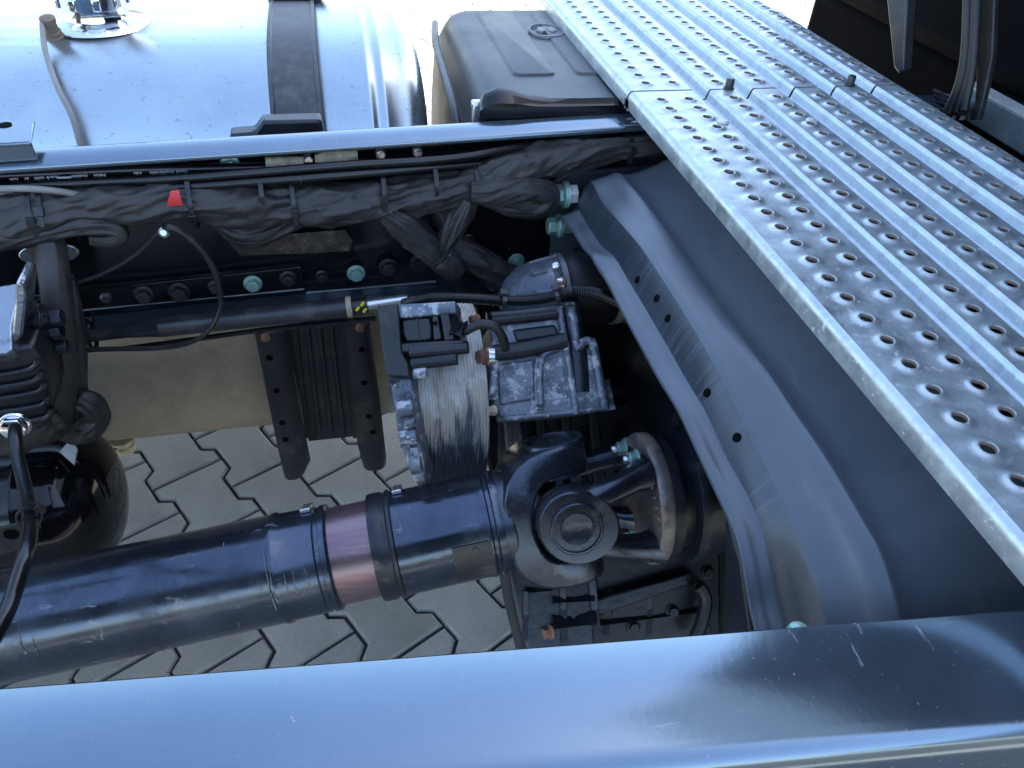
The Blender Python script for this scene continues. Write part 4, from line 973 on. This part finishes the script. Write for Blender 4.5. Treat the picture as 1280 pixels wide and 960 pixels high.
for x, y, r in ((36, 402, .012), (36, 418, .013), (44, 438, .010)):
    p = ay(x, y, .89); mb = MB(); mb.lathe(p, V((1, 0, .08)), [(0, r*.7), (.008, r*.7), (.008, r), (.018, r), (.018, r*.8), (.026, r*.8), (.028, r*.95), (.04, r*.9)], 8); mb.build('fitting', 'casting_dark', cmn, .001)
# hex gland and hose
gh = thing('air_hose', 'black air hose dropping from a bright hex nut at the left edge', 'hose', ay(20, 530, .80))
p = ay(19, 531, .80); mb = MB(); axn = V((0, -.55, -.35)).normalized()
axn = (V((.05, -.75, .15))).normalized()
hexhead(mb, p, axn, rp(p, 16), .014, 1.15, .1); mb.build('hex_nut', 'chrome', gh, .001)
hp = [ay(x, y, Y) for x, y, Y in ((19, 532, .79), (19, 545, .77), (22, 570, .74), (29, 600, .70), (36, 635, .65), (37, 665, .60), (30, 700, .555), (17, 742, .52), (4, 775, .49), (-10, 800, .47))]
MB().tube(spline(hp, .006), rp(hp[4], 8.8), 18).build('hose', 'hose_black', gh)
tie(gh, hp[4].lerp(hp[5], .4), hp[5]-hp[4], .011, .011, .006, .0016, .3, e1=V((1, -.6, .4)))
hbk = MB(); bp_ = [ay(x, y, .66) for x, y in ((-60, 675), (20, 656), (40, 652), (50, 660), (50, 672), (40, 682), (-60, 712))]
hbk.prism(bp_, V((0, .004, 0))); ho = hbk.build('hose_bracket', 'bracket_paint', gh, .001)
for x, y in ((14, 668), (46, 666)):
    p = ay(x, y, .6595); MB().lathe(p, V((0, -1, 0)), [(0, .008), (.0008, .008)], 18).build('hole', 'cab_black', ho)

# ================================================================== AIR RESERVOIR
ar = thing('air_reservoir', 'glossy black air reservoir with rounded end at the lower left', 'air tank', ay(60, 690, .95))
rc = ay(66, 625, .96); RR = .125; ex = ay(134, 625, .90).x
prof = [(-.6, RR), (-.12, RR), (-.117, RR+.002), (-.112, RR+.002), (-.109, RR)]
for i in range(1, 11):
    a = math.pi/2*i/10; prof.append((-.085+.085*math.sin(a), max(.002, RR*math.cos(a)**.75)))
MB().lathe(V((ex, .955, rc.z)), V((1, 0, 0)), prof, 56).build('vessel', 'gloss_black', ar, ang=60)
cl_ = ay(86, 566, .87); nn = (EYE-cl_).normalized()
lb = []
for x, y in ((75, 566), (89, 550), (97, 562), (93, 582)):
    lb.append(apl(x, y, V((ex, .955, rc.z))+V((-.07, -.45*RR, .88*RR)), V((.15, -.45, .88)))+V((.15, -.45, .88))*.004)
MB().prism(lb, V((0, .3, -.6))*.006).build('type_plate', 'white_label', ar)

# ================================================================== CAB AND ITS BACK
cab = thing('truck_cab', 'dark rear of the truck cab beyond the walkway', 'truck cab', (2.2, .66, .3))
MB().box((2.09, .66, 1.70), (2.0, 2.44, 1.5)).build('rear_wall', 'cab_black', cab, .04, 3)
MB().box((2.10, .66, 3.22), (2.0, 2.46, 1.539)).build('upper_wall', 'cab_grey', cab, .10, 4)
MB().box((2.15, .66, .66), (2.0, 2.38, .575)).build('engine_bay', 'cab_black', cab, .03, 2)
rb = thing('cab_crossbar', 'teal-grey bar with bright top edge behind the walkway at upper right', 'bar', (1.2, 1.0, .85))
p0, p1 = ax(1225, 130, 1.05), ax(1330, 124, 1.05)
d = V((0, p1.y-p0.y, 0)); L0 = .5
MB().box((1.065, p0.y-.20, p0.z-.01), (.03, .5, .05)).build('bar', 'bar_teal', rb, .003)
MB().box((1.062, p0.y-.20, p0.z+.0172), (.03, .5, .003)).build('top_edge', 'galv_edge', rb)
hh = thing('cab_hoses', 'bundle of dark hoses standing behind the walkway at upper right', 'hoses', (1.05, 1.2, .8))
for pts, r in (([(1180, 150), (1190, 130), (1200, 105), (1207, 70), (1210, 20), (1211, -60)], 6.5), ([(1192, 150), (1200, 128), (1208, 100), (1214, 70), (1217, 20), (1219, -60)], 4), ([(1204, 150), (1208, 125), (1214, 100), (1218, 70), (1221, 20), (1224, -60)], 5)):
    P = [ax(x, y, .97) for x, y in pts]; MB().tube(spline(P, .01), rp(P[2], r), 12).build('hose', 'rubber', hh)
P = [ax(x, y, .985) for x, y in ((1212, 150), (1218, 130), (1222, 70), (1226, -60), (1246, -60), (1240, 70), (1232, 110), (1222, 150))]
MB().prism(P, V((.01, 0, 0))).build('strap', 'rubber', hh, .002)
for i in range(3):
    P = [ax(x, y+i*6, .98) for x, y in ((1168, 113), (1190, 121))]
    MB().tube(P, .004, 8).build('clip', 'tube_grey', hh)
db = thing('cab_bracket', 'dark bracket tip behind the walkway seam at upper right', 'bracket', (1.0, 1.4, .85))
P = [ax(x, y, .97) for x, y in ((1104, -40), (1136, -40), (1128, 88), (1123, 92), (1117, 84))]
MB().prism(P, V((.02, 0, 0))).build('tongue', 'tube_grey', db, .003)
